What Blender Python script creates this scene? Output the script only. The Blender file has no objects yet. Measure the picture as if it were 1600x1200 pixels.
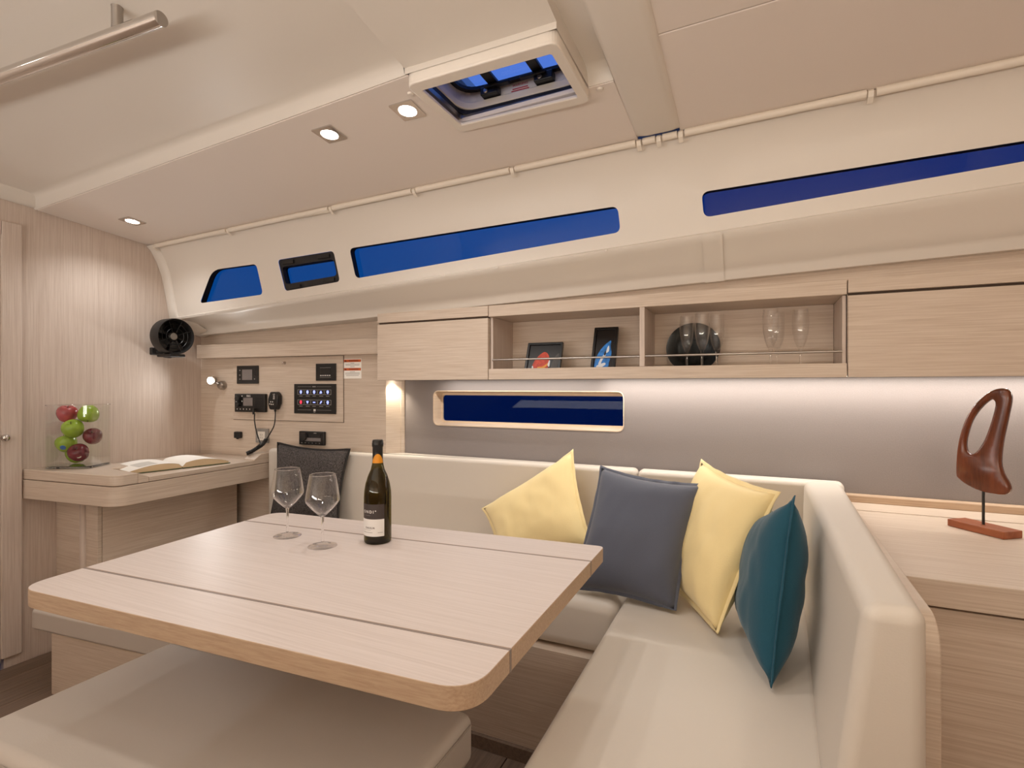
import bpy, bmesh, math, random
from mathutils import Vector, Matrix, noise
from mathutils.geometry import delaunay_2d_cdt
random.seed(7)
SC = bpy.context.scene
COL = SC.collection
PI = math.pi

# ---------------------------------------------------------------- camera, sky, exposure, ceiling lamps
cam = bpy.data.cameras.new('camera'); cam_o = bpy.data.objects.new('camera', cam); COL.objects.link(cam_o)
cam.sensor_width = 36; cam.lens = 36 * 820 / 1600; cam.shift_y = 5 / 1600; cam.clip_start = 0.02
cam_o.location = (0, 0, 1.26); cam_o.rotation_euler = (PI / 2, 0, math.radians(24.8))
SC.camera = cam_o
SC.view_settings.view_transform = 'Standard'; SC.view_settings.look = 'None'
SC.view_settings.exposure = 0.0; SC.view_settings.gamma = 1; SC.view_settings.use_curve_mapping = False
SC.cycles.use_denoising = True
SC.cycles.max_bounces = 14; SC.cycles.diffuse_bounces = 8; SC.cycles.transparent_max_bounces = 24
SC.cycles.sample_clamp_indirect = 4.0

def lin(c):
    if isinstance(c, str):
        c = [int(c[i:i + 2], 16) / 255 for i in (0, 2, 4)]
    else:
        c = [q / 255 for q in c]
    return tuple(q / 12.92 if q <= .04045 else ((q + .055) / 1.055) ** 2.4 for q in c) + (1,)

W = bpy.data.worlds.new('dusk'); SC.world = W; W.use_nodes = True
nt = W.node_tree; nt.nodes.clear()
tc = nt.nodes.new('ShaderNodeTexCoord'); sep = nt.nodes.new('ShaderNodeSeparateXYZ')
ramp = nt.nodes.new('ShaderNodeValToRGB'); bg = nt.nodes.new('ShaderNodeBackground'); wo = nt.nodes.new('ShaderNodeOutputWorld')
nt.links.new(tc.outputs['Generated'], sep.inputs[0]); nt.links.new(sep.outputs['Z'], ramp.inputs[0])
e = ramp.color_ramp.elements
e[0].position = 0.0; e[0].color = (.012, .032, .16, 1)
e[1].position = 0.62; e[1].color = (.15, .30, .95, 1)
q = ramp.color_ramp.elements.new(.10); q.color = (.02, .17, .62, 1)
q = ramp.color_ramp.elements.new(.34); q.color = (.035, .17, .72, 1)
bg.inputs['Strength'].default_value = .8
nt.links.new(ramp.outputs[0], bg.inputs[0]); nt.links.new(bg.outputs[0], wo.inputs[0])

WARM = (1.0, .985, .96); WARMER = (1.0, .90, .76)
def light(name, kind, loc, energy, size=.06, color=WARM, rot=(0, 0, 0), **kw):
    l = bpy.data.lights.new(name, kind); l.energy = energy; l.color = color
    if kind == 'AREA':
        l.shape = kw.pop('shape', 'DISK'); l.size = size
        if 'size_y' in kw: l.size_y = kw.pop('size_y')
    else:
        l.shadow_soft_size = size
    for k, v in kw.items(): setattr(l, k, v)
    o = bpy.data.objects.new(name, l); o.location = loc; o.rotation_euler = rot
    COL.objects.link(o); return o
LAMP_E = 1.3
# downlights of the cabin roof behind and above the camera, and two unseen area lights added opposite to brighten the ceiling
for x, y, k in [(-2.3, .25, .9), (-.78, .78, 1.9), (-.1, .85, 1.7), (.75, .95, 1.5), (-1.4, -.7, .5), (.4, -.7, .5)]:
    light('roof_lamp', 'AREA', (x, y, 2.155), LAMP_E * k, .07, color=WARM if x < -.4 else WARMER)
light('added_uplight', 'AREA', (-1.8, -1.40, 1.05), 33, 1.9, rot=(math.radians(164), 0, 0), shape='RECTANGLE', size_y=.30)
light('added_uplight', 'AREA', (.4, -1.40, 1.05), 33, 1.9, color=WARMER, rot=(math.radians(164), 0, 0), shape='RECTANGLE', size_y=.30)

# ---------------------------------------------------------------- materials
def new_mat(name):
    m = bpy.data.materials.new(name); m.use_nodes = True
    n = m.node_tree; b = n.nodes['Principled BSDF']
    return m, n, b
def plain(name, c, rough=.5, metal=0.0, bump=0.0, bscale=200, spec=.5, var=0.0, sheen=0.0):
    m, n, b = new_mat(name)
    b.inputs['Base Color'].default_value = lin(c); b.inputs['Roughness'].default_value = rough
    b.inputs['Metallic'].default_value = metal; b.inputs['Specular IOR Level'].default_value = spec
    if sheen: b.inputs['Sheen Weight'].default_value = sheen
    if bump or var:
        t = n.nodes.new('ShaderNodeTexCoord'); z = n.nodes.new('ShaderNodeTexNoise')
        z.inputs['Scale'].default_value = bscale; z.inputs['Detail'].default_value = 3
        n.links.new(t.outputs['Object'], z.inputs['Vector'])
        if bump:
            p = n.nodes.new('ShaderNodeBump'); p.inputs['Strength'].default_value = bump; p.inputs['Distance'].default_value = .002
            n.links.new(z.outputs['Fac'], p.inputs['Height']); n.links.new(p.outputs[0], b.inputs['Normal'])
        if var:
            r = n.nodes.new('ShaderNodeValToRGB'); L = lin(c)
            r.color_ramp.elements[0].position = .3; r.color_ramp.elements[1].position = .7
            r.color_ramp.elements[0].color = tuple(q * (1 - var) for q in L[:3]) + (1,)
            r.color_ramp.elements[1].color = tuple(min(1, q * (1 + var)) for q in L[:3]) + (1,)
            n.links.new(z.outputs['Fac'], r.inputs[0]); n.links.new(r.outputs[0], b.inputs['Base Color'])
    return m
def wood(name, ca, cb, axis, rough=.45, fine=150, along=2.6, bump=.06, spec=.4):
    m, n, b = new_mat(name)
    t = n.nodes.new('ShaderNodeTexCoord'); mp = n.nodes.new('ShaderNodeMapping'); z = n.nodes.new('ShaderNodeTexNoise')
    s = [along if q in axis else fine for q in 'xyz']
    mp.inputs['Scale'].default_value = s
    z.inputs['Scale'].default_value = 1.6; z.inputs['Detail'].default_value = 5; z.inputs['Roughness'].default_value = .65; z.inputs['Distortion'].default_value = .25
    n.links.new(t.outputs['Object'], mp.inputs[0]); n.links.new(mp.outputs[0], z.inputs['Vector'])
    r = n.nodes.new('ShaderNodeValToRGB')
    r.color_ramp.elements[0].position = .32; r.color_ramp.elements[0].color = lin(cb)
    r.color_ramp.elements[1].position = .62; r.color_ramp.elements[1].color = lin(ca)
    n.links.new(z.outputs['Fac'], r.inputs[0]); n.links.new(r.outputs[0], b.inputs['Base Color'])
    p = n.nodes.new('ShaderNodeBump'); p.inputs['Strength'].default_value = bump; p.inputs['Distance'].default_value = .001
    n.links.new(z.outputs['Fac'], p.inputs['Height']); n.links.new(p.outputs[0], b.inputs['Normal'])
    b.inputs['Roughness'].default_value = rough; b.inputs['Specular IOR Level'].default_value = spec
    return m
def emit(name, c, strength):
    m, n, b = new_mat(name)
    b.inputs['Base Color'].default_value = lin(c); b.inputs['Emission Color'].default_value = lin(c); b.inputs['Emission Strength'].default_value = strength
    return m
def thin_glass(name, tint=(.97, .97, .97), base=.04, edge=.8, power=4.0, rough=.02, gloss=(1, 1, 1)):
    m, n, b = new_mat(name); n.nodes.remove(b)
    out = n.nodes['Material Output']
    tr = n.nodes.new('ShaderNodeBsdfTransparent'); tr.inputs[0].default_value = tuple(tint) + (1,)
    gl = n.nodes.new('ShaderNodeBsdfGlossy'); gl.inputs['Roughness'].default_value = rough; gl.inputs[0].default_value = tuple(gloss) + (1,)
    lw = n.nodes.new('ShaderNodeLayerWeight'); lw.inputs[0].default_value = .5
    pw = n.nodes.new('ShaderNodeMath'); pw.operation = 'POWER'; pw.inputs[1].default_value = power
    ma = n.nodes.new('ShaderNodeMath'); ma.operation = 'MULTIPLY_ADD'; ma.inputs[1].default_value = edge; ma.inputs[2].default_value = base
    mx = n.nodes.new('ShaderNodeMixShader')
    n.links.new(lw.outputs['Facing'], pw.inputs[0]); n.links.new(pw.outputs[0], ma.inputs[0]); n.links.new(ma.outputs[0], mx.inputs[0])
    n.links.new(tr.outputs[0], mx.inputs[1]); n.links.new(gl.outputs[0], mx.inputs[2]); n.links.new(mx.outputs[0], out.inputs[0])
    return m
def glass_solid(name, c=(1, 1, 1), ior=1.45):
    m, n, b = new_mat(name)
    b.inputs['Base Color'].default_value = tuple(c) + (1,); b.inputs['Transmission Weight'].default_value = 1
    b.inputs['Roughness'].default_value = .0; b.inputs['IOR'].default_value = ior
    return m

OA, OB = 'd4c5b6', 'c0ad9b'
M = {
    'wood_x': wood('oak_grain_x', OA, OB, 'x'), 'wood_h': wood('oak_grain_level', OA, OB, 'xy'), 'wood_y': wood('oak_grain_y', OA, OB, 'y'),
    'wood_z': wood('oak_grain_z', 'd2c4b9', 'bfaea2', 'z'), 'wood_table': wood('oak_table', 'd6cac4', 'cabdb6', 'x', rough=.42, fine=130, along=2.2),
    'wood_edge': wood('oak_edge', 'bfa68c', 'ad927a', 'x', rough=.5), 'wood_edge_y': wood('oak_edge_y', 'bfa68c', 'ad927a', 'y', rough=.5),
    'floor': wood('floor_laminate', '7f6d60', '6a594c', 'y', rough=.5, fine=60),
    'wood_frame': wood('pale_frame', 'e0cbb2', 'd2bca2', 'xy', fine=60),
    'inlay': plain('inlay_strip', '8a7c74', .5),
    'groove': plain('groove_dark', '4a3a2e', .7),
    'vinyl': plain('headliner_panel', 'e4dad2', .65, bump=.05, bscale=400), 'gel': plain('white_moulding', 'dfd8cf', .38, bump=.01, bscale=30),
    'hatch_white': plain('hatch_liner', 'cfc4b8', .4), 'white': plain('white_plastic', 'e6ded4', .35), 'cream': plain('cream_track', 'e6ddd0', .4),
    'leather': plain('cream_leather', 'd2cac0', .48, bump=.10, bscale=350), 'leather_grey': plain('grey_leather', 'c4bcb4', .5, bump=.10, bscale=350),
    'thread': plain('stitching', 'a59c92', .8),
    'wallcloth': plain('grey_wall_cloth', '867e7c', .42, bump=.15, bscale=260, var=.05),
    'black': plain('black_plastic', '151312', .35), 'matt_black': plain('matt_black', '1c1918', .6), 'gasket': plain('black_gasket', '120f12', .5),
    'chrome': plain('chrome', 'd8d4d0', .12, 1.0), 'steel': plain('brushed_steel', 'b0aaa4', .3, 1.0),
    'screen': plain('grey_screen', '7d7674', .25), 'grey': plain('grey_plastic', '8f8a84', .45), 'dark_screen': plain('dark_screen', '232120', .2),
    'print_white': plain('white_print', 'd8d4d0', .6), 'print_grey': plain('grey_print', '8b8784', .6), 'print_red': plain('red_print', 'b03040', .6),
    'orange': plain('orange_print', 'c85a1e', .6), 'paper': plain('paper', 'f8f5ef', .8), 'paper_edge': plain('page_edges', 'cdb694', .8), 'print_dark': plain('dark_print', '3a2520', .7),
    'cover': plain('book_cover', '4b5a3a', .6), 'ink': plain('faint_ink', 'd2cfc9', .8),
    'yellow': plain('yellow_linen', 'f2dda4', .85, bump=.3, bscale=420, sheen=.2), 'slate': plain('slate_linen', '565b6a', .85, bump=.35, bscale=420, sheen=.2),
    'teal': plain('teal_linen', '0a4a5e', .85, bump=.35, bscale=420, sheen=.2), 'tweed': plain('charcoal_tweed', '474241', .9, bump=.8, bscale=170, var=.75), 'tweed_edge': plain('charcoal_piping', '2a2726', .9),
    'sculpt': wood('carved_wood', '743a1e', '4a220f', 'z', rough=.22, fine=22, along=2.5, bump=.02, spec=.6), 'sculpt_base': wood('carved_base', '9c5a38', '83462a', 'x', rough=.45, fine=30),
    'apple_red': plain('red_apple', 'a8343a', .25, bscale=28, var=.35), 'apple_dark': plain('dark_red_apple', '6e2430', .25, bscale=30, var=.4), 'apple_green': plain('green_apple', '8fac34', .25, bscale=60, var=.12), 'stem': plain('apple_stem', '4a3520', .8),
    'blue_sticker': plain('blue_sticker', '3f6fb0', .5), 'white_sticker': plain('white_sticker', 'e0ddd0', .5), 'sticker_core': plain('sticker_core', '8f8a70', .5),
    'cap': plain('bottle_capsule', '141212', .3), 'amber': plain('amber_print', 'e0921c', .5), 'label_dark': plain('label_dark', '3c322f', .6), 'label_white': plain('label_white', 'e2dfdc', .6),
    'pic_red': plain('picture_red', 'c0452e', .5, bscale=60, var=.3), 'pic_orange': plain('picture_orange', 'e09a3a', .5), 'pic_blue': plain('picture_blue', '2a78c8', .5, bscale=70, var=.4), 'pic_white': plain('picture_white', 'dfe6ee', .5), 'pic_black': plain('picture_ground', '1a1412', .35), 'pic_grey': plain('picture_grey', '4a4644', .5),
    'plate': plain('black_glaze', '080a08', .25, spec=.3),
    'glass': thin_glass('clear_glass', (.985, .985, .985), .03, .85, 3.2), 'vase': thin_glass('vase_glass', (.97, .978, .972), .02, .85, 3.4),
    'crystal': glass_solid('solid_glass'),
    'olive': thin_glass('olive_glass', (.30, .27, .035), .04, .45, 3.5, gloss=(.9, .9, .85)),
    'pane': thin_glass('tinted_pane', (.11, .38, .45), .015, .1, 5), 'pane_dark': thin_glass('dark_tinted_pane', (.05, .13, .24), .015, .1, 5), 'pane_low': thin_glass('low_tinted_pane', (.06, .22, .38), .003, .05, 5), 'pane_clear': thin_glass('hatch_pane', (.98, .98, 1), .02, .1, 5),
    'lamp': emit('lamp_lens', 'fff4e6', 28), 'led': emit('led_strip_light', 'fff6ea', 9), 'icon': emit('icon_blue', '8f9cf0', 1.6), 'icon_red': emit('icon_red', 'f03048', 1.6),
}

# ---------------------------------------------------------------- builders
ORG = {}
def origin(o):
    return ORG.get(o.name, Vector((0, 0, 0))) if o else Vector((0, 0, 0))
def tag(o, label=None, cat=None, group=None, kind=None):
    if label: o['label'] = label
    if cat: o['category'] = cat
    if group: o['group'] = group
    if kind: o['kind'] = kind
    return o
def thing(name, loc, label=None, cat=None, group=None, kind=None, rot=(0, 0, 0)):
    o = bpy.data.objects.new(name, None); COL.objects.link(o); o.empty_display_size = .05
    o.location = loc; o.rotation_euler = rot; ORG[o.name] = Vector(loc)
    return tag(o, label, cat, group, kind)
def obj(name, me, m, parent=None, local=False, bevel=0, seg=3, smooth=False, label=None):
    """link a mesh; coordinates are world (unless local) and are moved to the parent's or to an own base point"""
    if not isinstance(me, bpy.types.Mesh):
        b = me; me = bpy.data.meshes.new(name); bmesh.ops.recalc_face_normals(b, faces=b.faces[:]) if getattr(b, 'fix', True) is True else None
        b.to_mesh(me); b.free()
    o = bpy.data.objects.new(name, me); COL.objects.link(o)
    for x in (m if isinstance(m, (list, tuple)) else [m]): me.materials.append(M[x] if isinstance(x, str) else x)
    if parent:
        o.parent = parent
        if not local: me.transform(Matrix.Translation(-origin(parent)))
        if not local: ORG[o.name] = origin(parent)
    elif not local and me.vertices:
        xs = [v.co for v in me.vertices]
        c = Vector(((min(v.x for v in xs) + max(v.x for v in xs)) / 2, (min(v.y for v in xs) + max(v.y for v in xs)) / 2, min(v.z for v in xs)))
        me.transform(Matrix.Translation(-c)); o.location = c; ORG[o.name] = c
    if m == 'wood_x':       # level grain on the upright faces too
        me.materials.append(M['wood_h'])
        for p in me.polygons:
            if abs(p.normal.z) < .7: p.material_index = 1
    if bevel or smooth:
        for p in me.polygons: p.use_smooth = True
    if bevel:
        d = o.modifiers.new('bevel', 'BEVEL'); d.width = bevel; d.segments = seg; d.limit_method = 'ANGLE'; d.angle_limit = math.radians(35); d.harden_normals = True
    if label: o['label'] = label
    return o
def add_box(b, lo, hi, mtx=None):
    vs = []
    for z in (lo[2], hi[2]):
        for x, y in ((lo[0], lo[1]), (hi[0], lo[1]), (hi[0], hi[1]), (lo[0], hi[1])):
            v = Vector((x, y, z)); vs.append(b.verts.new(mtx @ v if mtx else v))
    for f in ((3, 2, 1, 0), (4, 5, 6, 7), (0, 1, 5, 4), (1, 2, 6, 5), (2, 3, 7, 6), (3, 0, 4, 7)): b.faces.new([vs[i] for i in f])
def box(name, lo, hi, m, parent=None, bevel=.003, **k):
    b = bmesh.new(); add_box(b, lo, hi); return obj(name, b, m, parent, bevel=bevel, **k)
def add_prism(b, poly, fa, fb):
    """extrude a 2D outline between two mappings (u,v)->3D; caps are single faces"""
    A = [b.verts.new(fa(*p)) for p in poly]; B = [b.verts.new(fb(*p)) for p in poly]; n = len(poly)
    b.faces.new(A[::-1]); b.faces.new(B)
    for i in range(n): b.faces.new((A[i], A[(i + 1) % n], B[(i + 1) % n], B[i]))
def prism(name, poly, z0, z1, m, parent=None, bevel=.003, axis='z', **k):
    b = bmesh.new()
    if axis == 'z': fa, fb = (lambda x, y: (x, y, z0)), (lambda x, y: (x, y, z1))
    elif axis == 'y': fa, fb = (lambda x, y: (x, z0, y)), (lambda x, y: (x, z1, y))
    else: fa, fb = (lambda x, y: (z0, x, y)), (lambda x, y: (z1, x, y))
    add_prism(b, poly, fa, fb); return obj(name, b, m, parent, bevel=bevel, **k)
def rounded(poly, r, n=6):
    out = []; N = len(poly); rr = r if isinstance(r, (list, tuple)) else [r] * N
    for i in range(N):
        P = Vector(poly[i]); a = Vector(poly[i - 1]) - P; c = Vector(poly[(i + 1) % N]) - P
        R = min(rr[i], a.length * .48, c.length * .48)
        if R < 1e-5: out.append(tuple(P)); continue
        a.normalize(); c.normalize()
        for k in range(n + 1):
            t = k / n; A = P + a * R; C = P + c * R
            out.append(tuple((1 - t) ** 2 * A + 2 * t * (1 - t) * P + t * t * C))
    return out
def rect(x0, y0, x1, y1, r=0, n=6):
    p = [(x0, y0), (x1, y0), (x1, y1), (x0, y1)]
    return rounded(p, r, n) if r else p
def add_ring(b, outer, inner, fa, fb):
    """closed frame between two outlines with the same number of points, extruded"""
    n = len(outer)
    oa = [b.verts.new(fa(*p)) for p in outer]; ia = [b.verts.new(fa(*p)) for p in inner]
    ob = [b.verts.new(fb(*p)) for p in outer]; ib = [b.verts.new(fb(*p)) for p in inner]
    for i in range(n):
        j = (i + 1) % n
        b.faces.new((oa[i], oa[j], ia[j], ia[i])); b.faces.new((ob[j], ob[i], ib[i], ib[j]))
        b.faces.new((oa[j], oa[i], ob[i], ob[j])); b.faces.new((ia[i], ia[j], ib[j], ib[i]))
def add_lathe(b, prof, c=(0, 0, 0), seg=32, mtx=None, a0=0, a1=2 * PI):
    full = abs(a1 - a0 - 2 * PI) < 1e-6; n = seg if full else seg + 1; rows = []
    for r, z in prof:
        row = []
        for k in range(n):
            a = a0 + (a1 - a0) * k / seg
            v = Vector((c[0] + r * math.cos(a), c[1] + r * math.sin(a), c[2] + z))
            if r < 1e-6 and k > 0: row.append(row[0]); continue
            row.append(b.verts.new(mtx @ v if mtx else v))
        rows.append(row)
    for A, B in zip(rows, rows[1:]):
        for k in range(seg):
            j = (k + 1) % n if full else k + 1
            f = [A[k], A[j], B[j], B[k]]; f = [v for i, v in enumerate(f) if v not in f[:i]]
            if len(f) > 2:
                try: b.faces.new(f)
                except ValueError: pass
def lathe(name, prof, m, parent=None, c=(0, 0, 0), seg=32, mtx=None, **k):
    b = bmesh.new(); add_lathe(b, prof, c, seg, mtx); k.setdefault('smooth', True)
    o = obj(name, b, m, parent, **k); o.data.set_sharp_from_angle(angle=math.radians(40)); return o
def add_tube(b, pts, r, seg=10, caps=True):
    pts = [Vector(p) for p in pts]; rows = []
    up = Vector((0, 0, 1)); t0 = (pts[1] - pts[0]).normalized()
    nrm = t0.cross(up) if abs(t0.dot(up)) < .95 else t0.cross(Vector((1, 0, 0))); nrm.normalize()
    for i, p in enumerate(pts):
        t = (pts[min(i + 1, len(pts) - 1)] - pts[max(i - 1, 0)]).normalized()
        nrm = (nrm - t * nrm.dot(t)).normalized(); bi = t.cross(nrm)
        R = r[i] if isinstance(r, (list, tuple)) else r
        rows.append([b.verts.new(p + R * (nrm * math.cos(2 * PI * k / seg) + bi * math.sin(2 * PI * k / seg))) for k in range(seg)])
    for A, B in zip(rows, rows[1:]):
        for k in range(seg): b.faces.new((A[k], A[(k + 1) % seg], B[(k + 1) % seg], B[k]))
    if caps: b.faces.new(rows[0][::-1]); b.faces.new(rows[-1])
def tube(name, pts, r, m, parent=None, seg=10, **k):
    b = bmesh.new(); add_tube(b, pts, r, seg); k.setdefault('smooth', True)
    o = obj(name, b, m, parent, **k); o.data.set_sharp_from_angle(angle=math.radians(45)); return o
def smooth_path(pts, n=8):
    P = [Vector(p) for p in pts]; P = [P[0]] + P + [P[-1]]; out = []
    for i in range(1, len(P) - 2):
        a, b_, c, d = P[i - 1:i + 3]
        for k in range(n):
            t = k / n
            out.append(.5 * (2 * b_ + (c - a) * t + (2 * a - 5 * b_ + 4 * c - d) * t * t + (3 * b_ - a - 3 * c + d) * t ** 3))
    out.append(P[-2]); return out
def text(name, s, size, m, parent, mtx, spacing=1.0, bend=None):
    """flat lettering; mtx takes the text plane (x right, y up) to the parent's local space; bend=(radius, height) wraps it on a cylinder"""
    cu = bpy.data.curves.new('lettering', 'FONT'); cu.body = s; cu.size = size; cu.align_x = 'CENTER'; cu.align_y = 'CENTER'; cu.space_character = spacing
    if not bend: cu.extrude = .0002
    else: cu.offset = size * .03
    t = bpy.data.objects.new('lettering', cu); COL.objects.link(t)
    dg = bpy.context.evaluated_depsgraph_get(); me = bpy.data.meshes.new_from_object(t.evaluated_get(dg))
    bpy.data.objects.remove(t); bpy.data.curves.remove(cu)
    if bend:
        R, a0, z0 = bend
        for v in me.vertices:
            a = a0 + v.co.x / R; v.co = Vector((R * math.cos(a), R * math.sin(a), z0 + v.co.y))
    me.materials.clear()
    o = obj(name, me, m, parent, local=True); me.transform(mtx); return o

# ---------------------------------------------------------------- hull and headliner shape
def zR(x): return 2.045 + .0202 * (x + 2.98)
def zC(x): return 1.665 + .046 * (x + 2.95)
def zU(x): return 1.607 + .029 * (x + 2.93)
def zL(x): return 1.572 + .028 * (x + 2.91)
SIDE = [(0, 1.80), (.05, 1.82), (.2, 1.853), (.38, 1.88), (.7, 1.905), (1, 1.925)]
def sideY(x, z):
    t = min(max((zR(x) - z) / (zR(x) - zC(x)), 0), 1)
    for a, c in zip(SIDE, SIDE[1:]):
        if t <= c[0]: return a[1] + (c[1] - a[1]) * (t - a[0]) / (c[0] - a[0])
    return 1.925
def zA(x, y): return zR(x) + .085 * (1.80 - y)
X0, X1 = -3.05, 1.6

# side lining with window openings
def inside(p, poly):
    c = False
    for i in range(len(poly)):
        a, d = poly[i], poly[i - 1]
        if (a[1] > p[1]) != (d[1] > p[1]) and p[0] < (d[0] - a[0]) * (p[1] - a[1]) / (d[1] - a[1]) + a[0]: c = not c
    return c
def plate_with_holes(outer, holes, extra, f3):
    """triangulated sheet: convex outline, hole outlines, inner grid points; f3 maps to 3D"""
    vs, es = [], []
    for loop in [outer] + holes:
        k = len(vs); vs += [Vector(p) for p in loop]; n = len(loop)
        es += [(k + i, k + (i + 1) % n) for i in range(n)]
    vs += [Vector(p) for p in extra]
    V, _, F, *_r = delaunay_2d_cdt(vs, es, [], 0, 1e-6)
    b = bmesh.new(); bv = [b.verts.new(f3(p.x, p.y)) for p in V]
    for f in F:
        c = sum((V[i] for i in f), Vector((0, 0))) / len(f)
        if not any(inside(c, h) for h in holes): b.faces.new([bv[i] for i in f])
    return b
WIN = {
    1: rounded([(-2.793, 1.725), (-2.645, 1.890), (-2.312, 1.890), (-2.300, 1.738)], [.03, .06, .025, .025]),
    2: rounded([(-2.141, 1.743), (-2.159, 1.895), (-1.797, 1.901), (-1.785, 1.761)], .02),
    3: rounded([(-1.688, 1.767), (-1.701, 1.902), (-.452, 1.919), (-.446, 1.829)], .025),
    4: rounded([(-.158, 1.843), (-.164, 1.925), (1.1, 1.943), (1.1, 1.906)], .025),
}
grid = [(X0 + i * .25, zR(X0 + i * .25) + (zC(X0 + i * .25) - zR(X0 + i * .25)) * t) for i in range(1, 18) for t in (.05, .2, .38, .7)]
outer = [(X0, zC(X0)), (X1, zC(X1))] + [(X1, zR(X1) + (zC(X1) - zR(X1)) * t) for t in (.7, .38, .2, .05)] + [(X1, zR(X1)), (X0, zR(X0))] + [(X0, zR(X0) + (zC(X0) - zR(X0)) * t) for t in (.05, .2, .38, .7)]
hull = thing('wall_hull', (-1, 1.9, 1.6), kind='structure')
obj('side_lining', plate_with_holes(outer, list(WIN.values()), grid, lambda x, z: (x, sideY(x, z), z)), 'gel', hull, smooth=True)
# rounded ledge under the windows: crease, bullnose, lower band
b = bmesh.new(); rows = []
def ledge_profile(x):
    c, u, l = zC(x), zU(x), zL(x); d = c - u
    return [(1.925, c), (1.918, c - .006), (1.922, c - .016), (1.945, c - .18 * d - .012), (1.975, c - .42 * d - .008), (2.01, c - .72 * d), (2.035, u + .006), (2.045, u), (2.056, u - .012), (2.06, l + .006), (2.064, l), (2.30, l + .004)]
NX = 28
for i in range(NX + 1):
    x = X0 + .012 + (X1 - X0) * i / NX
    rows.append([b.verts.new((x, y, z)) for y, z in ledge_profile(x)])
for A, B in zip(rows, rows[1:]):
    for k in range(len(A) - 1): b.faces.new((A[k], B[k], B[k + 1], A[k + 1]))
o = obj('ledge', b, 'gel', hull, smooth=True); o.data.set_sharp_from_angle(angle=math.radians(50))
# short overlapping joint cover on the ledge, right of the middle
b = bmesh.new(); rows = []
for x in (-.165, -.10):
    rows.append([b.verts.new((x, y - .004, z - .003)) for y, z in ledge_profile(x)[1:-1]])
for k in range(len(rows[0]) - 1): b.faces.new((rows[0][k], rows[1][k], rows[1][k + 1], rows[0][k + 1]))
obj('joint_cover', b, 'gel', hull, smooth=True)
# small round screw covers below the windows
for x in (-2.75, -2.2, -1.72, -1.2, -.95, -.5):
    c = Vector((x, 1.914, zC(x) - .010))
    lathe('screw_cover', [(0, .003), (.004, .002), (.005, 0)], 'gel', hull, seg=10, mtx=Matrix.Translation(c) @ Matrix.Rotation(PI / 2, 4, 'X'))

def window(n, poly, pane_m, depth=.035, inset=0.0):
    cx = sum(p[0] for p in poly) / len(poly); cz = min(p[1] for p in poly)
    w = thing('window_%d' % n, (cx, sideY(cx, cz), cz), kind='structure')
    c = Vector((cx, sum(p[1] for p in poly) / len(poly)))
    def grow(p, g):
        v = Vector(p) - c; return c + Vector((v.x + math.copysign(g, v.x), v.y + math.copysign(g, v.y)))
    b = bmesh.new()
    add_ring(b, [tuple(grow(p, .006)) for p in poly], [tuple(grow(p, -.004)) for p in poly], lambda x, z: (x, sideY(x, z) + .003, z), lambda x, z: (x, sideY(x, z) + depth, z))
    obj('window_gasket', b, 'gasket', w)
    b = bmesh.new(); f = b.faces.new([b.verts.new((x, sideY(x, z) + depth - .004, z)) for x, z in [tuple(grow(p, .004)) for p in poly]])
    bmesh.ops.triangulate(b, faces=[f]); obj('pane', b, pane_m, w)
    return w
window(1, WIN[1], 'pane'); window(3, WIN[3], 'pane'); window(4, WIN[4], 'pane_dark')
# opening portlight: black frame flush with the lining, four latches, inner pane
w2 = thing('window_2', (-1.97, 1.89, 1.745), kind='structure')
inner = rounded([(-2.134, 1.776), (-2.142, 1.860), (-1.806, 1.866), (-1.800, 1.790)], .02)
b = bmesh.new(); add_ring(b, WIN[2], inner, lambda x, z: (x, sideY(x, z) + .002, z), lambda x, z: (x, sideY(x, z) + .035, z)); obj('frame', b, 'gasket', w2)
b = bmesh.new(); f = b.faces.new([b.verts.new((x, sideY(x, z) + .025, z)) for x, z in inner]); bmesh.ops.triangulate(b, faces=[f]); obj('pane', b, 'pane', w2)
for x, z in ((-2.09, 1.879), (-1.86, 1.883), (-2.07, 1.760), (-1.85, 1.775)):
    y = sideY(x, z)
    box('latch', (x - .036, y - .006, z - .010), (x + .036, y + .004, z + .008), 'matt_black', w2, bevel=.002)

# ---------------------------------------------------------------- ceiling
ceil = thing('ceiling', (-.7, .5, 2.1), kind='structure')
def camber(y):
    P = [(-1.6, -.05), (-.8, .03), (0, .055), (.76, .03), (1.1, .006), (1.2, 0), (1.3, -.005)]
    for a, c in zip(P, P[1:]):
        if y <= c[0]: return a[1] + (c[1] - a[1]) * (y - a[0]) / (c[0] - a[0])
    return P[-1][1]
def zRoof(x, y): return 2.150 + .010 * (x + 3.05) + camber(y)
def edgeY(x): return 1.296 - .036 * (x + 3.05)
def roof_edge(x): return 1.200 if -.885 < x < -.435 else 1.425 if -.435 < x < -.36 else edgeY(x) - .045
b = bmesh.new(); rows = []
xs = [X0, -2.6, -2.2, -1.8, -1.4, -1.0, -.886, -.884, -.6, -.436, -.434, -.361, -.359, 0, .5, 1.0, X1]
for x in xs:
    e_ = roof_edge(x)
    ys = [-1.6, -1.2, -.8, -.4, 0, .4, .76, .95, 1.08, e_]
    dip = -.885 < x < -.435
    row = [(x, y, zRoof(x, y) - (max(0, (y - .6) / .6) ** 2 * (zRoof(x, 1.2) - 2.147) if dip else 0)) for y in ys]
    if not (-.885 < x < -.435):
        zt = zA(x, e_ + .045); zz = zRoof(x, e_)
        row += [(x, e_ + .016, zz - .004), (x, e_ + .026, zz - .3 * (zz - zt)), (x, e_ + .034, zt + .010), (x, e_ + .040, zt + .001), (x, e_ + .046, zt + .003)]
    else: row += [(x, e_ + .0005, 2.13)] * 5
    rows.append([b.verts.new(p) for p in row])
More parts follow.
